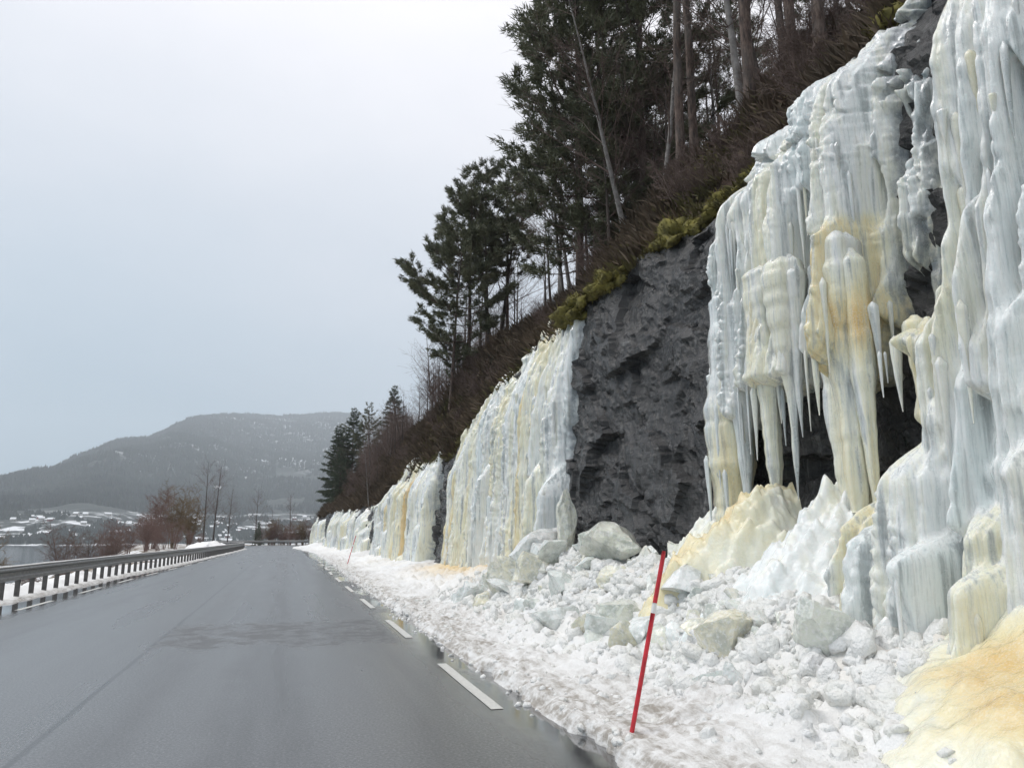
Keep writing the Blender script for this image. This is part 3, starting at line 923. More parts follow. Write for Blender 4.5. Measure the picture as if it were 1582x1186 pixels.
fall_d = tag(empty('frozen_waterfall', (5.3, 36, 0)), 'ice curtain with an orange-brown stain, past the narrow strip of black rock', 'ice')
keep(ice_sheet(29.6, 47.0, auto_cols(29.8, 46.8, 221, (.25, .7), [(35.0, 1.0, .42), (36.8, .6, .5), (28.2, .6, .3), (31.5, .5, .1), (41, .8, .2)], pr=(.22, .55), short=.3), .06, 351, fall_d, zlo=.1, base=.16,
                 dz=lambda Y: .5 * np.exp(-((Y - 38) / 2) ** 2) - .5 * sstep(41, 46, Y)))
fringe(fall_d, 16, (30, 46.5), (1.2, 3.8), (.6, 1.6), (.06, .12), 3400, zmin=.4)


def ex_bits(sd):
    def f(Y, Z, h):
        n = fbm(Y * .9, Z * 1.1, 0, 4, sd)
        return h - .5 * sstep(-.05, .25, n) * sstep(2.3, 3.1, Z)
    return f


far_falls = [(51.5, 58.5, 'patchy ice curtain with black rock showing through, past the orange-stained one', 231, 361, [(54, .8, .1)], -.2, 1),
             (62.5, 74.0, 'low bluish-white ice curtain behind the far snow pole', 232, 362, [(68, 1.2, .3)], -.35, 0),
             (79.0, 90.0, 'pale ice curtain second from the far end of the cliff', 233, 363, [(84, 1, .1)], -.1, 0),
             (99.0, 110.0, 'small rounded ice curtain with a dark notch on its near side', 234, 364, [], -1.0, 0),
             (119.0, 127.5, 'farthest narrow white ice curtain at the bend of the road', 235, 365, [], -.2, 0)]
for y0_, y1_, lab, s1, s2, stn, dz_, bits in far_falls:
    fo = tag(empty('frozen_waterfall', (5.2, (y0_ + y1_) / 2, 0)), lab, 'ice')
    keep(ice_sheet(y0_, y1_, auto_cols(y0_ + .2, y1_ - .2, s1, (.35, 1.0), stn, pr=(.25, .6), short=.3), .12, s2, fo, zlo=.15, base=.18, zres=.06, extra=ex_bits(s2) if bits else None, dz=lambda Y, d=dz_: d + 0 * Y))
    fringe(fo, 3, (y0_ + .6, y1_ - .6), (1.2, 3.0), (.8, 1.6), (.1, .16), 3500 + s1, 9, .5)


# frozen run-off mounds at the foot of the near falls
def mound(name, label, ax, ay, az, rx, ry, seed, stain, pw=1.25, skew=0.0, res=.02, rough=1.0, mat='ice_flow'):
    nx_, ny_ = int((rx * 1.25) / res), int(ry * 2 / res)
    a = np.linspace(-.25, 1, nx_); b = np.linspace(-1, 1, ny_)
    A, B = np.meshgrid(a, b, indexing='ij')
    X = ax - A * rx; Yv = ay + B * ry + skew * np.maximum(A, 0) * rx
    wr = fbm(A * 2, B * 2, 0, 3, seed) * .14
    d = np.clip(np.sqrt(np.maximum(A, 0) ** 2 + B ** 2) * (1 + wr), 0, 1)
    ang = np.arctan2(B, np.maximum(A, 0) + .15)
    H = az * (1 - d ** pw)
    flow = fbm(ang * 3.2, d * .8, 0, 3, seed + 3) * .13 * (.25 + d) * (1 - d ** 6) + fbm(ang * 8, d * 1.6, 0, 2, seed + 5) * .04 * (1 - d ** 4) + np.abs(fbm(X * 4, Yv * 4, H * 3, 4, seed + 7)) * .13 - .03 + np.abs(fbm(X * 9, Yv * 9, H * 5, 3, seed + 8)) * .035
    Z = H + flow * min(1, az) * rough
    g = verge_z(X, Yv)
    Z = np.where(d > .985, -.1, Z)
    s_ = stain(A, B, d, ang) if callable(stain) else np.full_like(A, stain)
    s_ = s_ + fbm(ang * 4, d, 0, 3, seed + 9) * .12 * rough
    o = mesh_obj(name, np.stack([X, Yv, Z], -1).reshape(-1, 3), grid_faces(nx_, ny_), M[mat], attrs={'stain': np.clip(s_, 0, 1), 'clear': 0 * A, 'dirt': 0 * A})
    return tag(o, label, 'ice')


mound('ice_mound', 'cream ice cone under the left ice column, behind the red pole', 5.15, 8.62, 1.72, 1.75, 1.45, 401, lambda A, B, d, g_: .28 + .35 * np.exp(-((g_ - .5) / .3) ** 2), 1.1)
mound('ice_mound', 'amber rounded ice mound below the long thin icicle', 4.98, 7.45, 1.98, 1.75, 1.05, 411, lambda A, B, d, g_: .30 + .42 * np.exp(-((g_ - .15) / .5) ** 2) * (1 - d ** 3), 1.0, .25)
mound('ice_mound', 'white ice slope beneath the tan ice column', 5.15, 6.4, 1.9, 1.8, 1.2, 421, lambda A, B, d, g_: .16 + .2 * np.exp(-((g_ - .9) / .25) ** 2), 1.05)
mound('ice_mound', 'grey-white lumpy ice apron under the nearest waterfall', 5.1, 5.2, 1.0, 1.0, 1.1, 431, .2, 1.2)
mound('ice_mound', 'cream and amber ice run-off at the bottom right corner', 5.6, 3.7, 1.75, 2.7, 2.1, 441, lambda A, B, d, g_: .32 + .55 * np.exp(-((d - .62) / .17) ** 2) * sstep(-.95, -.5, B) * sstep(.55, .1, B), .95, -.15, rough=.3)
mound('ice_mound', 'orange tinted ice foot at the left end of the broad curtain', 5.3, 24.3, .62, 1.3, 2.2, 451, .66, 1.0, res=.05)
mound('ice_mound', 'cream ice foot in the middle of the broad curtain', 5.3, 20.4, .6, 1.2, 2.6, 461, .46, 1.0, res=.05)


# ------------------------------------------------------------------ broken ice
def block_mesh(seed, flat=1.0, chop=7, detail=3):
    r = np.random.default_rng(seed)
    import bmesh
    bm = bmesh.new()
    bmesh.ops.create_icosphere(bm, subdivisions=detail, radius=1.0)
    V = np.array([v.co[:] for v in bm.verts]); F = np.array([[v.index for v in f.verts] for f in bm.faces])
    bm.free()
    # cut by random planes so that the lump has broken facets
    for i in range(chop):
        n = r.normal(size=3); n /= np.linalg.norm(n); d = r.uniform(.30, .62)
        k = V @ n
        V = V - np.where(k > d, (k - d) * 1.0, 0)[:, None] * n
    V = V * np.array([r.uniform(.7, 1.2), r.uniform(.7, 1.2), flat * r.uniform(.6, 1.0)])
    V = V * (1 + .09 * fbm(V[:, 0] * 2.5 + seed, V[:, 1] * 2.5, V[:, 2] * 2.5, 3, 3) + .04 * noise(V[:, 0] * 9, V[:, 1] * 9, V[:, 2] * 9, 5))[:, None]
    V = V / np.abs(V).max(0).mean()
    V[:, 2] -= V[:, 2].min()
    return V, F


def lump_mesh(seed, sub=2):
    import bmesh
    bm = bmesh.new(); bmesh.ops.create_icosphere(bm, subdivisions=sub, radius=1.0)
    V = np.array([v.co[:] for v in bm.verts]); F = np.array([[v.index for v in f.verts] for f in bm.faces]); bm.free()
    V = V * (1 + .42 * fbm(V[:, 0] * 1.6 + seed, V[:, 1] * 1.6, V[:, 2] * 1.6, 3, 3))[:, None]
    return V * [1.1, 1.0, .8], F


def mat_block():
    t = NT('broken_ice')
    oi = t.new('ShaderNodeObjectInfo').outputs['Random']
    n = t.noise(6, 5, .65)
    f = t.noise(30, 3, .6)
    c = t.ramp(oi, [(0, (.86, .88, .87)), (.4, (.80, .84, .80)), (.65, (.80, .81, .70)), (.88, (.82, .78, .60)), (1, (.87, .88, .87))])
    c = t.mix(t.ramp(n, [(.46, 0.0), (.62, .75)]), c, (.48, .51, .47))
    c = t.mix(t.ramp(f, [(.52, 0.0), (.62, .6)]), c, (.90, .90, .89))
    return t.set(c, t.ramp(n, [(.3, .2), (.7, .5)]), t.bump(t.math('ADD', n, t.math('MULTIPLY', f, .3)), .5, .05), Subsurface_Weight=.2, Subsurface_Scale=.05, Subsurface_Radius=(.7, .95, 1.0), IOR=1.31, Coat_Weight=.7, Coat_Roughness=.06)


M['block'] = mat_block()
M['crumb'] = simple('snow_crumb', (.83, .83, .78), (.90, .90, .89), 2.2, .5, .0, obj=False)
for nd in M['crumb'].node_tree.nodes:
    if nd.type == 'BSDF_PRINCIPLED':
        _t = NT('snow_crumb_bump'); _n = M['crumb'].node_tree
        tx = _n.nodes.new('ShaderNodeTexNoise'); tx.inputs['Scale'].default_value = 30; tx.inputs['Detail'].default_value = 5
        ge = _n.nodes.new('ShaderNodeNewGeometry'); _n.links.new(ge.outputs['Position'], tx.inputs['Vector'])
        bp = _n.nodes.new('ShaderNodeBump'); bp.inputs['Strength'].default_value = .8; bp.inputs['Distance'].default_value = .04
        _n.links.new(tx.outputs[0], bp.inputs['Height']); _n.links.new(bp.outputs[0], nd.inputs['Normal'])
        bpy.data.materials.remove(_t.m)
        break
block_me = []
for i in range(9):
    V, F = block_mesh(500 + i, 1.0, 17, 4)
    block_me.append(mesh_data('ice_block', V, F, M['block'], smooth=False))


def block(x, y, s, k, rot, label, grp=None, sink=.12, z=None, sc=(1, 1, 1)):
    o = bpy.data.objects.new('ice_block', block_me[k % 9]); COL.objects.link(o)
    zz = float(verge_z(np.array(x), np.array(y))) if z is None else z
    o.location = (x, y, zz - sink * s * sc[2]); o.rotation_euler = rot; o.scale = (s * sc[0], s * sc[1], s * sc[2])
    return tag(o, label, 'ice block', grp)


block(4.75, 13.1, .36, 0, (.05, .1, .4), 'upright yellowish ice block standing against the dark rock', sc=(.75, .6, 1.9))
block(4.35, 13.2, .62, 1, (.25, -.5, .6), 'largest leaning slab of dirty clear ice left of the upright block', sc=(1.3, .8, .85))
block(4.05, 12.6, .45, 2, (.5, .1, 1.1), 'speckled rounded ice boulder below the upright block', sc=(1.1, .9, 1))
block(3.75, 11.9, .36, 3, (.1, .5, .2), 'cream banded ice block at the front of the rubble', sc=(1.2, .9, .9))
block(3.9, 13.9, .42, 4, (.2, -.3, 2.1), 'clear grey ice slab at the left end of the rubble', sc=(1.3, .8, .7))
block(3.55, 12.9, .28, 5, (.6, .3, .5), 'low pale ice block nearest the road in the rubble', sc=(1.4, 1, .6))
block(4.75, 11.4, .5, 6, (.1, .25, .3), 'white ice slab resting at the foot of the dark rock', sc=(1.3, 1.0, .8))
block(4.5, 10.4, .5, 7, (-.2, .2, 1.4), 'big white ice slab left of the red pole', sc=(1.2, 1, .8))
r = np.random.default_rng(77)
for i in range(230):
    y = r.uniform(4.6, 14.6); x = 4.2 + r.normal(0, .48)
    s = (.07 + .26 * r.random() ** 2) * (1.15 if y > 9 else .9)
    x = min(max(x, 3.25), 5.0)
    lab = 'white ice lump in the rubble heap between red pole and dark rock' if y > 8.2 else 'white snowy ice lump in the rubble heap right of the red pole'
    block(x, y, s, int(r.integers(9)), tuple(r.uniform(0, 6, 3)), lab, 'ice lumps left of the pole' if y > 8.2 else 'ice lumps right of the pole', sink=.42)
# crumbs: nobody could count them
mb = MB()
lumps = [lump_mesh(770 + i, 2) for i in range(5)]
cV, cF = lump_mesh(777, 1)
n = 7000
cyv = r.uniform(2.2, 17, n); cxv = np.clip(3.95 + r.normal(0, .62, n), 2.6, 5.2); cs_ = .012 + .055 * r.random(n) ** 2.2
czv = verge_z(cxv, cyv)
for i in range(n):
    R_ = np.array(Matrix.Rotation(r.uniform(0, 6), 3, Vector(r.normal(size=3))))
    mb.add((cV @ R_.T) * cs_[i] * r.uniform(.6, 1.3, 3) + [cxv[i], cyv[i], czv[i] - .01], None, cF)
for i in range(2600):
    lV, lF = lumps[i % 5]
    yy = r.uniform(3.6, 15.5); xx = float(np.clip(4.1 + r.normal(0, .48), 3.1, 5.0)); sz = .025 + .10 * r.random() ** 2.2
    R_ = np.array(Matrix.Rotation(r.uniform(0, 6), 3, Vector(r.normal(size=3))))
    mb.add((lV @ R_.T) * sz * r.uniform(.7, 1.2, 3) + [xx, yy, float(verge_z(np.array(xx), np.array(yy))) - sz * .25], None, lF)
n2 = 500
for i in range(n2):
    yy = r.uniform(2.5, 40); e_ = np.interp(yy, RY, RX); xx = e_ + r.normal(.15, .16)
    R_ = np.array(Matrix.Rotation(r.uniform(0, 6), 3, Vector(r.normal(size=3))))
    zz = max(float(verge_z(np.array(xx), np.array(yy))), .0) if xx > e_ else .0
    mb.add((cV @ R_.T) * r.uniform(.012, .04) + [xx, yy, zz], None, cF)
tag(mb.obj('ice_crumbs', M['crumb'], None, True), 'small crumbs of broken ice and snow strewn over the verge', kind='stuff')

# ------------------------------------------------------------------ snow poles
def snow_pole(base, top, label, rad=.016, band=(.63, .69)):
    o = tag(empty('snow_pole', base), label, 'snow pole')
    b, t_ = np.array(base), np.array(top)
    lo = b - (t_ - b) * .12
    for nm, f0, f1, m in (('pole', -.12, band[0], 'red'), ('reflective_band', band[0], band[1], 'reflector'), ('pole', band[1], 1.0, 'red')):
        k = MB()
        P = np.array([b + (t_ - b) * f for f in np.linspace(f0, f1, 6)])
        rr = np.full(6, rad * (1.06 if m == 'reflector' else 1.0))
        if f1 == 1.0: rr[-1] *= .8
        k.tube(P, rr, 12); keep(k.obj(nm, M[m], o))
    return o


snow_pole((2.33, 5.11, .15), (2.62, 5.13, 1.30), 'red snow pole with a white band leaning right in the near snow')
zf = float(verge_z(np.array(2.95), np.array(38.0)))
snow_pole((2.9, 38.0, zf), (3.25, 38.0, zf + 1.35), 'thin faded far snow pole at the foot of the low ice', .016)

# ------------------------------------------------------------------ guardrails
BEAM = [(0.0, .31), (.035, .30), (.07, .255), (.07, .225), (.015, .185), (.015, .125), (.07, .085), (.07, .055), (.035, .01), (0.0, 0.0)]


def guardrail(label, path, spacing, h0=.44, grp='guardrails'):
    path = np.array(path, float)
    d = np.concatenate([[0], np.cumsum(np.linalg.norm(np.diff(path, axis=0), axis=1))])
    root = tag(empty('guardrail', (path[0][0], path[0][1], 0)), label, 'guardrail', grp)
    q = np.linspace(0, d[-1], int(d[-1] / .5))
    px, py = np.interp(q, d, path[:, 0]), np.interp(q, d, path[:, 1])
    ker = np.ones(7) / 7
    for _ in range(2):
        px[3:-3] = np.convolve(px, ker, 'valid'); py[3:-3] = np.convolve(py, ker, 'valid')
    tx, ty = np.gradient(px), np.gradient(py); l_ = np.hypot(tx, ty); nx_, ny_ = ty / l_, -tx / l_   # towards the road
    prof = np.array(BEAM); th = .006
    ring = np.concatenate([prof, prof[::-1] - [th * 2, 0]])
    V = np.stack([px[:, None] + nx_[:, None] * (ring[:, 0] + .05), py[:, None] + ny_[:, None] * (ring[:, 0] + .05), h0 + ring[None, :, 1] + 0 * px[:, None]], -1)
    keep(mesh_obj('rail', V.reshape(-1, 3), grid_faces(len(px), len(ring), False, True), M['steel'], root, smooth=False))
    # snow lying on the rail's top edge
    sr = np.array([(-.03, .0), (-.02, .022), (.02, .03), (.05, .014), (.055, -.008), (.0, -.004)])
    ff = .75 + .5 * noise(q * .6, 3.3)
    V = np.stack([px[:, None] + nx_[:, None] * (sr[:, 0] + .05), py[:, None] + ny_[:, None] * (sr[:, 0] + .05), h0 + .312 + sr[None, :, 1] * np.clip(ff, .2, 1.3)[:, None]], -1)
    keep(mesh_obj('snow_cap', V.reshape(-1, 3), grid_faces(len(px), len(sr), True, True), M['snow'], root))
    pm = MB(); pm.box((-.05, -.03, -.35), (.05, .03, h0 + .24))
    pme = pm.data('post', M['post'], False)
    for t_ in np.arange(.3, d[-1], spacing):
        o = bpy.data.objects.new('post', pme); link(o, root)
        i = np.interp(t_, q, np.arange(len(q)))
        x, y_ = np.interp(i, np.arange(len(q)), px), np.interp(i, np.arange(len(q)), py)
        a = math.atan2(np.interp(i, np.arange(len(q)), ny_), np.interp(i, np.arange(len(q)), nx_))
        o.location = (x - path[0][0], y_ - path[0][1], 0); o.rotation_euler = (0, 0, a)
    return root


gl = [(left_edge(y_) + .30, y_) for y_ in np.arange(4, 96.5, 2.0)] + [(-4.75, 97.5), (-5.3, 99.6), (-6.6, 101.4), (-8.6, 102.8), (-11, 104)]
guardrail('steel guardrail on posts along the left edge of the near road', gl, 1.02)
guardrail('distant guardrail crossing the view at the outside of the bend', [(-11.6, 131), (-9.8, 135.5), (-7, 139), (-3, 141.8), (4, 144), (12, 147), (22, 150.5), (36, 154)], 1.6)

# ------------------------------------------------------------------ trees
def unit(v): return v / (np.linalg.norm(v) + 1e-9)


def tufts(mb, C_, D, r, n=12, L=.17, w=.018, spread=.9):
    """bunches of needles at points C_ pointing along D"""
    m = len(C_)
    d = np.repeat(D, n, 0) + r.normal(0, spread, (m * n, 3)) * .62 + [0, 0, .12]
    d /= np.linalg.norm(d, axis=1)[:, None]
    s = np.cross(d, r.normal(size=d.shape)); s /= np.linalg.norm(s, axis=1)[:, None]
    o = np.repeat(C_, n, 0) + r.normal(0, .045, (m * n, 3))
    l_ = L * r.uniform(.6, 1.25, (m * n, 1))
    V = np.stack([o - s * w, o + s * w, o + d * l_ + s * w * .3], 1).reshape(-1, 3)
    mb.add(V, None, np.arange(m * n * 3).reshape(-1, 3))


def pine_proto(seed, H, crown0, width, lean=.03, shape='pine', needle='needle', ntuft=15, whorl=.60, bare=True, girth=.0092):
    r = np.random.default_rng(seed)
    n = 18
    q = np.linspace(0, 1, n)
    wob = np.cumsum(r.normal(0, .018, (n, 2)), 0) * H * .12
    P = np.c_[q * lean * H + wob[:, 0] * q, wob[:, 1] * q, q * H - .3 * (q == 0)]
    R_ = girth * H * (1 - q) ** .8 + .012; R_[0] *= 1.35
    tr = MB(); tr.tube(P, R_, 10)
    lm = tr; fo = MB()
    def at(f): return np.array([np.interp(f, q, P[:, k]) for k in range(3)])
    f = crown0
    cen, dirs = [], []
    ang = r.uniform(0, 6)
    while f < .985:
        t = (f - crown0) / (1 - crown0)
        if shape == 'pine': ln = width * (math.sin(math.pi * min(1, .16 + t * .80)) ** .75) * (1 - .25 * t)
        else: ln = width * (1 - t) ** .85 + .12
        for b in range(int(r.integers(3, 6)) if shape != 'pine' else int(r.integers(2, 5))):
            ang += 2.4 + r.normal(0, .35)
            l_ = ln * r.uniform(.55, 1.18)
            up = (.15 + .55 * t + r.normal(0, .12)) if shape == 'pine' else (-.28 + .75 * t + r.normal(0, .06))
            d0 = unit(np.array([math.cos(ang), math.sin(ang), up]))
            k = 7; S = np.linspace(0, 1, k)
            side = np.array([-math.sin(ang), math.cos(ang), 0])
            B = at(f) + S[:, None] * d0 * l_ + (np.sin(S * 3 + r.uniform(0, 6)) * .05 * l_ * S)[:, None] * side
            B[:, 2] += (.20 if shape == 'pine' else .16) * l_ * S ** 2 - (.10 * l_ * np.sin(S * math.pi) if shape == 'pine' else 0)
            lm.tube(B, (.011 + .010 * l_) * (1 - S * .85), 4)
            ns = max(3, int(l_ * (5.0 if shape == 'pine' else 9)))
            for j in range(ns):
                u_ = r.uniform(.28 if shape == 'pine' else .08, 1.0) ** .75
                p0 = np.array([np.interp(u_, S, B[:, c]) for c in range(3)])
                sg = 1 if j % 2 else -1
                d1 = unit(d0 * r.uniform(.5, 1) + side * sg * r.uniform(.35, 1.0) + [0, 0, r.uniform(.0, .5) if shape == 'pine' else r.uniform(-.3, .1)])
                l2 = l_ * r.uniform(.14, .34) * (1.25 - u_ * .5) + .12
                p1 = p0 + d1 * l2
                if l2 > .25: lm.tube(np.array([p0, (p0 + p1) / 2 + [0, 0, .03], p1]), np.array([.010, .007, .004]), 3, False)
                for g_ in np.linspace(.55 if shape == 'pine' else .3, 1.05, max(3, int(l2 / .11))):
                    cen.append(p0 + d1 * l2 * g_ + r.normal(0, .06, 3)); dirs.append(d1)
            cen.append(B[-1]); dirs.append(d0)
        f += whorl / H * r.uniform(.7, 1.3)
    if bare and shape == 'pine':                      # dead snags under the crown
        for i in range(int(12 * crown0 * H / 6)):
            f_ = r.uniform(.12, crown0 + .08); a_ = r.uniform(0, 6.28); l_ = r.uniform(.4, 1.5)
            d0 = np.array([math.cos(a_), math.sin(a_), r.uniform(-.25, .35)])
            p0 = at(f_); S = np.linspace(0, 1, 4)
            B = p0 + S[:, None] * d0 * l_ + r.normal(0, .04, (4, 3)) * S[:, None]
            lm.tube(B, .014 * (1 - S * .8), 3)
            for j in range(3):
                p = p0 + d0 * l_ * r.uniform(.3, 1); e_ = p + r.normal(0, .25, 3)
                lm.tube(np.array([p, e_]), np.array([.007, .003]), 3, False)
    cen, dirs = np.array(cen), np.array(dirs)
    tufts(fo, cen, dirs, r, ntuft, .25 if shape == 'pine' else .19, .021)
    return dict(trunk=tr.data('trunk', M['bark_pine']), crown=fo.data('crown', M[needle], False), n=len(cen))


def bare_proto(seed, H, stems=1, spread=.5, mat='twig', trunk='bark_dark', dens=1.0, up=.75, r0=.011):
    r = np.random.default_rng(seed)
    tr, tw = MB(), MB()
    for s_ in range(stems):
        h = H * r.uniform(.7, 1.0) if s_ else H
        n = 12; q = np.linspace(0, 1, n)
        a = r.uniform(0, 6.28); ln = r.uniform(.1, .45) * spread if stems > 1 else r.uniform(0, .06)
        base = r.normal(0, .12 if stems > 1 else 0.0, 2)
        wob = np.cumsum(r.normal(0, .03, (n, 2)), 0) * h * .09
        P = np.c_[base[0] + np.cos(a) * ln * h * q + wob[:, 0] * q, base[1] + np.sin(a) * ln * h * q + wob[:, 1] * q, q * h - .25 * (q == 0)]
        R_ = r0 * h * (1 - q * .93) + .004
        tr.tube(P, R_, 7 if stems == 1 else 5)
        nb = int((24 if stems == 1 else 11) * dens)
        for b in range(nb):
            f = r.uniform(.25, .98); p0 = np.array([np.interp(f, q, P[:, k]) for k in range(3)])
            a_ = r.uniform(0, 6.28); l1 = h * (.10 + .30 * (1 - f)) * r.uniform(.6, 1.2)
            d = unit(np.array([math.cos(a_) * spread * 1.2, math.sin(a_) * spread * 1.2, up * r.uniform(.5, 1.2)]))
            S = np.linspace(0, 1, 5)
            B = p0 + S[:, None] * d * l1 + np.cumsum(r.normal(0, .03 * l1, (5, 3)), 0) * S[:, None]
            B[:, 2] += .12 * l1 * S ** 2
            tw.tube(B, (.0045 * h * (1 - f) * .5 + .007) * (1 - S * .75), 4, False)
            for j in range(int(7 * dens)):
                u_ = r.uniform(.2, 1); p1 = np.array([np.interp(u_, S, B[:, k]) for k in range(3)])
                d2 = unit(d + r.normal(0, .55, 3)); l2 = l1 * r.uniform(.25, .55)
                m_ = p1 + d2 * l2 * .5 + r.normal(0, .03 * l2, 3); e2 = p1 + d2 * l2 + [0, 0, .06 * l2]
                tw.tube(np.array([p1, m_, e2]), np.array([.0065, .005, .0035]), 3, False)
                for g_ in range(4):
                    u2 = r.uniform(.2, 1); p2 = p1 + (e2 - p1) * u2; d3 = unit(d2 + r.normal(0, .6, 3)); l3 = l2 * r.uniform(.3, .6)
                    sd_ = unit(np.cross(d3, r.normal(size=3))) * .0045
                    tw.add([p2 - sd_, p2 + sd_, p2 + d3 * l3], None, [(0, 1, 2)])
    return dict(trunk=tr.data('trunk', M[trunk]), crown=tw.data('crown', M[mat], False))


def plant(proto, name, cat, label, x, y_, z=None, sc=1.0, rz=0.0, grp=None, tilt=(0, 0), zs=1.0):
    o = empty(name, (x, y_, hill_at(x, y_) - .1 if z is None else z), rz)
    o.rotation_euler = (tilt[0], tilt[1], rz); o.scale = (sc, sc, sc * zs)
    for k in ('trunk', 'limbs', 'crown'):
        if k in proto: link(bpy.data.objects.new(k, proto[k]), o)
    return tag(o, label, cat, grp)


PINE_A = pine_proto(11, 10.5, .28, 3.5, -.06, whorl=.46)
PINE_B = pine_proto(12, 12.0, .42, 2.5, .02, whorl=.48)
PINE_C = pine_proto(13, 15.0, .08, 3.1, -.02, ntuft=12, whorl=.52)
PINE_T = pine_proto(14, 18.0, .55, 2.8, .01, ntuft=9, girth=.0066)
SPRUCE = pine_proto(15, 13.0, .06, 2.9, .0, 'spruce', 'needle_d', 9, .36)
BIRCH1 = bare_proto(21, 9.0, 1, .55, 'twig', 'birch', 1.2)
BIRCH2 = bare_proto(22, 7.0, 1, .6, 'twig', 'bark_dark', 1.1)
THIN = bare_proto(23, 12.0, 1, .45, 'twig', 'bark_dark', 1.3)
SHRUB1 = bare_proto(24, 3.2, 11, 1.0, 'twig', 'twig', 1.0, r0=.007)
SHRUB2 = bare_proto(25, 2.4, 13, 1.1, 'twig', 'twig', 1.0, r0=.007)
SHRUB3 = bare_proto(26, 5.0, 14, .9, 'twig_tan', 'twig_tan', 1.4, r0=.006)
SHRUB4 = bare_proto(27, 5.0, 12, .9, 'twig_red', 'twig_red', 1.4, r0=.006)

# middle group standing out against the sky
plant(PINE_A, 'pine_tree', 'tree', 'leaning pine with the lowest sweeping branches, leftmost of the middle group', 7.8, 38.5, sc=.95, rz=2.9)
plant(PINE_B, 'pine_tree', 'tree', 'tallest slender pine of the middle group, right of the leaning one', 9.2, 40.5, sc=1.0, rz=.5)
plant(PINE_B, 'pine_tree', 'tree', 'pine with a thin bare trunk, third from left in the middle group', 10.3, 40.5, sc=.97, rz=2.2)
plant(PINE_B, 'pine_tree', 'tree', 'fourth pine from left in the middle group, before the tall dark pines', 11.6, 41, sc=.98, rz=4.0)
plant(PINE_A, 'pine_tree', 'tree', 'small young pine under the crowns of the middle group', 8.6, 41, sc=.33, rz=1.0)
# big dark group
plant(PINE_C, 'pine_tree', 'tree', 'big dark pine with branches down to the bank, jutting furthest into the sky', 10.0, 25.5, sc=1.12, rz=1.2)
plant(PINE_C, 'pine_tree', 'tree', 'bushy pine just right of the big dark pine', 11.2, 26, sc=1.1, rz=3.3)
plant(PINE_C, 'pine_tree', 'tree', 'full pine between the big dark pine and the red trunks', 12.0, 24, sc=1.15, rz=.4)
# red trunks near the top
for i, (x, y_, sc, lab) in enumerate([(9.6, 17, 1.0, 'tall reddish pine trunk nearest the sky, left of a twin trunk'), (10.2, 17.3, .95, 'tall reddish pine trunk, right of its twin at the top of the picture'),
                                      (9.3, 13.3, 1.0, 'dark thick pine trunk over the highest green bank'), (9.6, 12.2, .9, 'grey pine trunk second from the ice at the top'),
                                      (9.3, 11.0, .95, 'pine trunk closest to the ice at the top of the picture')]):
    plant(PINE_T, 'pine_tree', 'tree', lab, x, y_, sc=sc, rz=i * 1.7)
# far conifers at the bend
plant(SPRUCE, 'spruce_tree', 'tree', 'farthest spruce with bare branch tips over the road bend', 6.6, 112, sc=.86, rz=.3)
plant(SPRUCE, 'spruce_tree', 'tree', 'dark spruce second from the road bend', 8.6, 111, sc=.88, rz=2.0)
plant(PINE_C, 'pine_tree', 'tree', 'round-topped dark pine beside the far spruces, half behind bare brush', 10.4, 108, sc=.68, rz=3.1)
plant(PINE_C, 'pine_tree', 'tree', 'round dark pine between the two farthest spruces', 7.5, 114, sc=.7, rz=1.1)
plant(SPRUCE, 'spruce_tree', 'tree', 'small spruce low on the bank at the road bend', 6.3, 100, sc=.55, rz=4.1)
plant(SPRUCE, 'spruce_tree', 'tree', 'spruce rising behind the brown brush on the far bank', 12.6, 98, sc=.8, rz=5.0)
# white birches leaning out
plant(BIRCH1, 'birch_tree', 'tree', 'pale birch leaning left before the big dark pine', 10.2, 21.5, sc=1.0, rz=.2, tilt=(0, -.28))
plant(BIRCH1, 'birch_tree', 'tree', 'pale thin birch left of the reddish trunks', 10.0, 19.0, sc=.9, rz=2.2, tilt=(.05, -.1))
plant(BIRCH1, 'birch_tree', 'tree', 'slim pale birch between the reddish trunks and the dark trunk', 10.4, 15.2, sc=1.1, rz=4.2, tilt=(.03, .04))
r = np.random.default_rng(99)
cnt = 0
# the wood behind
for i in range(17):
    y_ = r.uniform(11, 62); t = r.uniform(6, 26)
    s = y_; x = 6.2 + t
    if x / y_ < .42: continue
    pr = [PINE_T, PINE_T, PINE_B][int(r.integers(3))]
    plant(pr, 'pine_tree', 'tree', 'pine deep in the wood behind the front trees', x, y_, sc=r.uniform(.75, 1.0), rz=r.uniform(0, 6), grp='pines deep in the wood')
for i in range(80):
    y_ = 10 + 60 * r.random() ** 1.3; t = r.uniform(2.8, 13)
    x = 6.2 + t
    if x / y_ < .15: continue
    pr = [BIRCH2, THIN, BIRCH1, BIRCH2][int(r.integers(4))]
    plant(pr, 'bare_tree', 'tree', 'leafless sapling among the pines on the steep bank', x, y_, sc=r.uniform(.6, 1.05), rz=r.uniform(0, 6), grp='leafless saplings among the pines', tilt=(r.normal(0, .06), r.normal(-.05, .08)))
for i in range(70):
    y_ = r.uniform(44, 122); t = r.uniform(1.0, 12)
    s = np.interp(y_, WALL[2], WALL[0]); x = float(wall(s)[0]) + .6 + t
    pr = [BIRCH2, THIN, SHRUB1, BIRCH2][int(r.integers(4))]
    k = {id(THIN): .55, id(BIRCH2): .72, id(SHRUB1): 1.1}[id(pr)]
    plant(pr, 'bare_tree', 'tree', 'leafless tree in the brown brush on the far bank', x, y_, sc=k * r.uniform(.75, 1.15), rz=r.uniform(0, 6), grp='leafless trees on the far bank', tilt=(0, r.normal(-.08, .08)))
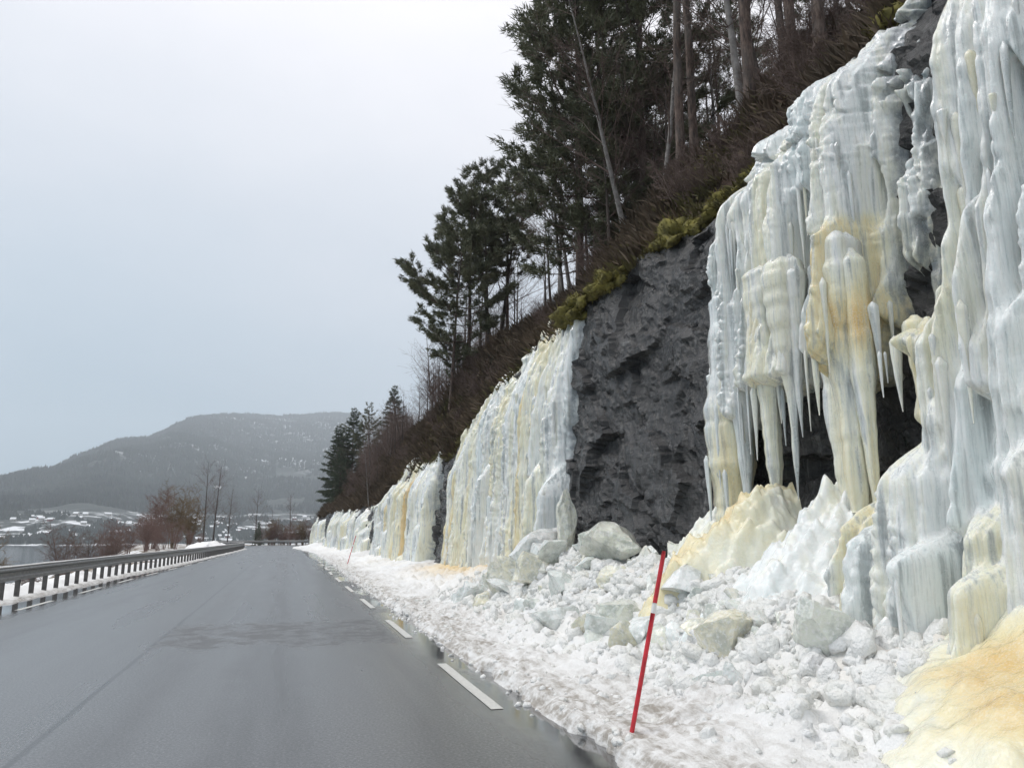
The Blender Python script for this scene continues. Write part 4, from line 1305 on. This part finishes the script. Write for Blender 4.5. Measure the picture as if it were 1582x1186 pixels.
for i in range(34):
    y_ = r.uniform(56, 92); x = y_ * r.uniform(.088, .15) + .6
    plant([BIRCH2, THIN, BIRCH1][i % 3], 'bare_tree', 'tree', 'leafless sapling of the thin brush between pines and far spruces', x, y_, sc=[.62, .42, .5][i % 3] * r.uniform(.8, 1.2), rz=r.uniform(0, 6), grp='thin brush on the skyline', tilt=(0, r.normal(-.15, .1)))
for i in range(120):
    y_ = 9 + 90 * r.random() ** 1.5; t = r.uniform(.4, 4.2)
    s = np.interp(y_, WALL[2], WALL[0]); x = float(wall(s)[0]) + .5 + t
    pr = [SHRUB1, SHRUB2][int(r.integers(2))]
    plant(pr, 'bare_shrub', 'shrub', 'leafless brown shrub on the bank above the cliff', x, y_, sc=r.uniform(.28, .6), rz=r.uniform(0, 6), grp='shrubs above the cliff', tilt=(0, r.normal(-.2, .1)))

# ---- left side of the road
def gz(x, y_): return float(ground_z(np.array(x), np.array(y_))) - .05


plant(THIN, 'bare_tree', 'tree', 'tallest leafless tree beyond the guardrail, left of a close pair', -11.0, 118, gz(-11, 118), 1.0, .4)
plant(THIN, 'bare_tree', 'tree', 'second tall leafless tree of the close pair', -9.8, 119, gz(-9.8, 119), .96, 2.4)
plant(THIN, 'bare_tree', 'tree', 'shorter leafless tree right of the tall pair', -8.0, 121, gz(-8, 121), .68, 1.4)
plant(THIN, 'bare_tree', 'tree', 'leafless tree standing by the small conifer', -5.2, 152, gz(-5.2, 152), .85, 3.4)
plant(THIN, 'bare_tree', 'tree', 'leafless tree behind the brown hedge at the bend', 1.0, 156, gz(1, 156), .80, 5.4)
plant(BIRCH2, 'bare_tree', 'tree', 'low leafless tree behind the distant guardrail', -2.5, 158, gz(-2.5, 158), .95, 2.0)
plant(SPRUCE, 'spruce_tree', 'tree', 'small dark conifer beyond the distant guardrail', -4.6, 149, gz(-4.6, 149), .33, 0, zs=1.0)
plant(SHRUB3, 'bare_shrub', 'shrub', 'large yellowish-brown bush behind the guardrail bend', -13.2, 104, gz(-13.2, 104), 1.6, .3)
plant(SHRUB3, 'bare_shrub', 'shrub', 'yellowish-brown bush right of the large one', -11.6, 107, gz(-11.6, 107), 1.3, 2.3)
plant(SHRUB4, 'bare_shrub', 'shrub', 'tall purplish-brown bush left of the yellowish one', -14.6, 100, gz(-14.6, 100), 1.45, 1.0)
for i, (x, y_, sc) in enumerate([(-13.0, 84, .95), (-13.6, 78, .9), (-14.2, 72, .95), (-13.8, 90, 1.0), (-12.5, 88, .8), (-15.5, 82, 1.1), (-11.8, 96, .75), (-13.2, 97, .8), (-10.6, 99, .6), (-14.6, 95, .8), (-9.8, 102, .5)]):
    plant(SHRUB4, 'bare_shrub', 'shrub', 'low reddish bush behind the middle of the guardrail', x, y_, gz(x, y_), sc * .8, i * 1.3, 'reddish bushes')
for i in range(10):
    y_ = 24 + 46 * r.random(); x = -9.5 - 5 * r.random() - (y_ - 24) * .05
    plant([SHRUB1, SHRUB1, SHRUB2][int(r.integers(3))], 'bare_shrub', 'shrub', 'thin grey leafless bush right behind the near guardrail', x, y_, gz(x, y_), r.uniform(.7, 1.15), r.uniform(0, 6), 'grey bushes behind the guardrail')
plant(SHRUB3, 'bare_shrub', 'shrub', 'tan leafless bush at the left edge of the picture', -13.0, 40, gz(-13, 40), .85, 4.0)
plant(SHRUB1, 'bare_shrub', 'shrub', 'grey bushy tree on the shore left of the red bushes', -22, 92, gz(-22, 92), 2.0, 1.0)
for i in range(34):
    x = -4 + i * .6 + r.normal(0, .3); y_ = 152 + r.uniform(0, 5)
    plant([SHRUB4, SHRUB3, SHRUB1][i % 3], 'bare_shrub', 'shrub', 'brown bush of the hedge behind the distant guardrail', x, y_, gz(x, y_), r.uniform(.75, 1.05), r.uniform(0, 6), 'hedge bushes at the bend')

# ------------------------------------------------------------------ heath, moss
def blades(name, label, n, srange, trange, mat, hgt=(.25, .6), seed=1, per=9, pw=1.3):
    r = np.random.default_rng(seed)
    s = srange[0] + (srange[1] - srange[0]) * r.random(n) ** pw; t = trange[0] + (trange[1] - trange[0]) * r.random(n) ** 1.2
    clump = fbm(s * .8, t * .8, 0, 2, seed); ok = clump > -.25; s, t = s[ok], t[ok]; n = len(s)
    x0, y0, nx, ny = wall(s); w = woff(s, ztop(s))
    base = np.c_[x0 + nx * w + t, y0 + ny * w, hill_z(s, t) - .03]
    B = np.repeat(base, per, 0) + r.normal(0, .10, (n * per, 3)) * [1, 1, .1]
    d = r.normal(0, .45, (n * per, 3)) + [-.25, 0, 1.0]; d /= np.linalg.norm(d, axis=1)[:, None]
    sd_ = np.cross(d, r.normal(size=d.shape)); sd_ /= np.linalg.norm(sd_, axis=1)[:, None]
    h = r.uniform(*hgt, (n * per, 1)) * (1 + .012 * np.repeat(s, per)[:, None]); wd = .007 * (1 + .02 * np.repeat(s, per)[:, None])
    V = np.stack([B - sd_ * wd, B + sd_ * wd, B + d * h * .6 + sd_ * wd * .9, B + d * h + [-.06, 0, -.05]], 1).reshape(-1, 3)
    k = np.arange(n * per)[:, None] * 4
    F = np.concatenate([k + [0, 1, 2], k + [0, 2, 3]])
    return tag(mesh_obj(name, V, F, M[mat], None, False), label, kind='stuff')


blades('heath', 'brown heather and dead grass covering the bank', 9000, (4, 118), (-.1, 5.5), 'heath', (.18, .55), seed=3, per=13)
blades('heath', 'olive green heather along the lip of the cliff', 3200, (3.5, 40), (-.15, 2.2), 'heath_g', (.10, .26), 4, per=12)


def moss(s, t, size, label, seed):
    r = np.random.default_rng(seed)
    x0, y0, nx, ny = (float(a) for a in wall(np.array(s)))
    w = float(woff(np.array(s), ztop(np.array(s))))
    c = np.array([x0 + nx * (w + t), y0 + ny * (w + t), float(hill_z(np.array(s), np.array(max(t, 0.)))) - .05])
    mb = MB()
    import bmesh
    bm = bmesh.new(); bmesh.ops.create_icosphere(bm, subdivisions=4, radius=1.0)
    V = np.array([v.co[:] for v in bm.verts]); F = np.array([[v.index for v in f.verts] for f in bm.faces]); bm.free()
    nrm = V.copy()
    V = V * (1 + .6 * fbm(V[:, 0] * 2.6 + seed, V[:, 1] * 2, V[:, 2] * 2, 4, 3))[:, None] * np.array([.55, 1.25, .5]) * size
    mb.add(V + c, None, F)
    m = 2400
    k = r.integers(0, len(V), m); p = V[k] + c; d = nrm[k] + r.normal(0, .5, (m, 3)) + [0, 0, -.1]; d /= np.linalg.norm(d, axis=1)[:, None]
    sd_ = np.cross(d, r.normal(size=d.shape)); sd_ /= np.linalg.norm(sd_, axis=1)[:, None]
    l_ = r.uniform(.03, .11, (m, 1)) * (.6 + size)
    mb.add(np.stack([p - sd_ * .008, p + sd_ * .008, p + d * l_], 1).reshape(-1, 3), None, np.arange(m * 3).reshape(-1, 3))
    return tag(mb.obj('moss_cushion', M['moss'], None, True), label, 'moss')


moss(15.2, -.2, .6, 'bright yellow-green moss hanging over the cliff beside the broad ice curtain', 1)
moss(13.8, -.1, .5, 'olive moss cushion just right of the brightest moss', 2)
moss(10.4, -.1, .45, 'ochre moss lump at the left shoulder of the hanging ice', 3)
moss(9.5, .0, .4, 'yellowish moss tuft above the left shoulder of the hanging ice', 4)
moss(8.2, .05, .34, 'bright moss tuft halfway up the ice shoulder', 5)
moss(6.3, .1, .5, 'yellow moss strip at the top beside the ice crest', 6)
moss(11.8, -.05, .55, 'dark olive moss between the two brightest patches', 7)

# ------------------------------------------------------------------ far shore, mountain, village
az = np.radians(np.concatenate([np.linspace(-80, -22, 40), np.linspace(-21.6, 8, 190), np.linspace(9, 75, 50)]))
EL = [(-80, 4.5), (-50, 3.4), (-30, 2.6), (-20, 3.0), (-17.34, 3.41), (-16.36, 3.72), (-14.82, 4.07), (-12.93, 5.11), (-11.14, 6.13), (-9.22, 6.49), (-7.88, 7.31), (-6.9, 7.81), (-5.25, 8.21), (-2.69, 8.48),
      (-.91, 8.34), (1.34, 8.55), (3.16, 8.8), (15, 8.6), (40, 7.5), (75, 6)]
el = np.radians(np.interp(np.degrees(az), [e_[0] for e_ in EL], [e_[1] for e_ in EL]))
Dr = np.interp(np.degrees(az), [-80, -18, -13, -8, -3, 4, 75], [3000, 2900, 3100, 3700, 4700, 5200, 5200])
fr_ = np.concatenate([np.linspace(0, .12, 14), np.linspace(.13, 1, 110), np.linspace(1.02, 1.25, 10)])
A_, Fq = np.meshgrid(az, fr_, indexing='ij')
D0 = 1235 + 60 * fbm(A_ * 9, 0, 0, 3, 131)
DD = D0 + (Dr[:, None] - D0) * Fq
top = np.tan(el)[:, None] * Dr[:, None] + EYE
shelf = 46 * sstep(0, .14, Fq)
u_ = np.clip((Fq - .12) / .88, 0, 1)
Zm = -11 + 2.0 * (Fq > 0) + shelf + (top - 37) * (u_ ** 1.15 * .72 + sstep(0, 1, u_) * .28)
Zm = np.where(Fq > 1, top - (Fq - 1) * 900, Zm)
XX, YY = np.sin(A_) * DD, np.cos(A_) * DD
rel = fbm(XX / 420, YY / 420, 0, 5, 141) * 42 * u_ * (1 - u_) * 2.2 + fbm(XX / 90, YY / 90, 0, 3, 151) * 9 * sstep(.1, .4, Fq) + fbm(XX / 60, YY / 60, 0, 3, 161) * 3.5 * (Fq > .01)
Zm = Zm + rel
tag(mesh_obj('mountain', np.stack([XX, YY, Zm], -1).reshape(-1, 3), grid_faces(len(az), len(fr_), False), M['mountain']), 'wooded mountain with snow patches beyond the fjord', kind='structure')


def mtn_pick(n, f0, f1, a0, a1, r):
    ia = r.uniform(np.searchsorted(az, math.radians(a0)), np.searchsorted(az, math.radians(a1)), n); jf = r.uniform(np.searchsorted(fr_, f0), np.searchsorted(fr_, f1), n)
    i0, j0 = ia.astype(int), jf.astype(int); fi, fj = ia - i0, jf - j0
    def g_(a): return (a[i0, j0] * (1 - fi) * (1 - fj) + a[i0 + 1, j0] * fi * (1 - fj) + a[i0, j0 + 1] * (1 - fi) * fj + a[i0 + 1, j0 + 1] * fi * fj)
    return np.c_[g_(XX), g_(YY), g_(Zm)]


r = np.random.default_rng(171)
M['far_tree'] = simple('far_forest', (.014, .022, .018), (.05, .058, .046), .02, .95, obj=False)


def cones(Pt, h, rad, name, label):
    n = len(Pt); th = np.arange(5) * 2 * np.pi / 5
    ring = Pt[:, None] + np.stack([np.cos(th), np.sin(th), 0 * th], -1)[None] * rad[:, None, None] + [0, 0, -1]
    V = np.concatenate([ring, (Pt + np.c_[0 * h, 0 * h, h])[:, None]], 1).reshape(-1, 3)
    k = np.arange(n)[:, None, None] * 6
    F = (k + np.array([[i, (i + 1) % 5, 5] for i in range(5)])[None]).reshape(-1, 3)
    return tag(mesh_obj(name, V, F, M['far_tree'], None, False), label, kind='stuff')


Pt = np.concatenate([mtn_pick(26000, .14, 1.0, -19, 5, r), mtn_pick(2500, .93, 1.0, -19, 5, r)])
keepm = fbm(Pt[:, 0] / 260, Pt[:, 1] / 260, 0, 3, 181) < .85
Pt = Pt[keepm]
cones(Pt, r.uniform(9, 19, len(Pt)), r.uniform(3.5, 6.5, len(Pt)), 'forest', 'distant conifer forest on the mountain across the fjord')
Pt = mtn_pick(4200, .004, .13, -19, 5, r)
ok = fbm(Pt[:, 0] / 60, Pt[:, 1] / 110, 0, 3, 191) > .05
Pt = Pt[ok]
cones(Pt, r.uniform(4, 10, len(Pt)), r.uniform(2.5, 5.5, len(Pt)), 'forest', 'dark tree clumps between the snowy fields on the far shore')
M['house_wall'] = simple('house_wall', (.35, .33, .30), (.6, .58, .55), .05, .8, obj=False)
M['house_red'] = simple('red_house_wall', (.20, .05, .04), (.26, .08, .06), .05, .8, obj=False)
M['snow_roof'] = simple('snowy_roof', (.8, .82, .84), (.86, .87, .88), .3, .7)
hm = []
for k, mt in enumerate(('house_wall', 'house_red')):
    b = MB(); b.box((-6, -4, -2), (6, 4, 4.2))
    b.add([(-6, -4, 4.2), (-6, 4, 4.2), (-6, 0, 7.4), (6, -4, 4.2), (6, 4, 4.2), (6, 0, 7.4)], None, [(0, 2, 1), (3, 4, 5)])
    hm.append(b.data('wall', M[mt], False))
b = MB(); b.add([(-6.6, -4.8, 3.8), (6.6, -4.8, 3.8), (6.6, 0, 7.9), (-6.6, 0, 7.9), (6.6, 4.8, 3.8), (-6.6, 4.8, 3.8), (-6.6, -4.8, 4.2), (6.6, -4.8, 4.2), (6.6, 0, 8.3), (-6.6, 0, 8.3), (6.6, 4.8, 4.2), (-6.6, 4.8, 4.2)],
                [(0, 3, 2, 1), (3, 5, 4, 2), (6, 7, 8, 9), (9, 8, 10, 11), (0, 1, 7, 6), (5, 11, 10, 4), (0, 6, 9, 3), (3, 9, 11, 5), (1, 2, 8, 7), (2, 4, 10, 8)])
rfm = b.data('roof', M['snow_roof'], False)
b = MB()
b.box((-.7, -.06, -.8), (.7, .06, .8))
M['pane'] = simple('dark_pane', (.03, .035, .04), (.06, .065, .07), 1, .2)
wdm = b.data('window', M['pane'], False)
Ph = mtn_pick(60, .02, .125, -17.2, 1.5, r)
for i, p in enumerate(Ph):
    o = empty('house', tuple(p), r.uniform(-.5, .5)); o.scale = (.62, .62, .62)
    link(bpy.data.objects.new('wall', hm[i % 3 == 0]), o); link(bpy.data.objects.new('roof', rfm), o)
    for wx_ in (-3.5, 0, 3.5):
        w = bpy.data.objects.new('window', wdm); link(w, o); w.location = (wx_, -4.0, 2.2)
    tag(o, 'tiny snow-roofed house among the white fields on the far shore', 'house', 'houses on the far shore')

# ------------------------------------------------------------------ air
hz = MB(); hz.box((-6900, -700, -30), (6900, 7200, 960))
M['haze'] = bpy.data.materials.new('haze'); M['haze'].use_nodes = True
nt = M['haze'].node_tree; nt.nodes.clear()
ho = nt.nodes.new('ShaderNodeOutputMaterial'); pv = nt.nodes.new('ShaderNodeVolumePrincipled')
pv.inputs['Color'].default_value = (.88, .945, 1.0, 1); pv.inputs['Density'].default_value = 2.0e-4; pv.inputs['Anisotropy'].default_value = .2
nt.links.new(pv.outputs[0], ho.inputs['Volume'])
tag(hz.obj('haze', M['haze'], None, False), 'grey winter haze over the fjord', kind='stuff')
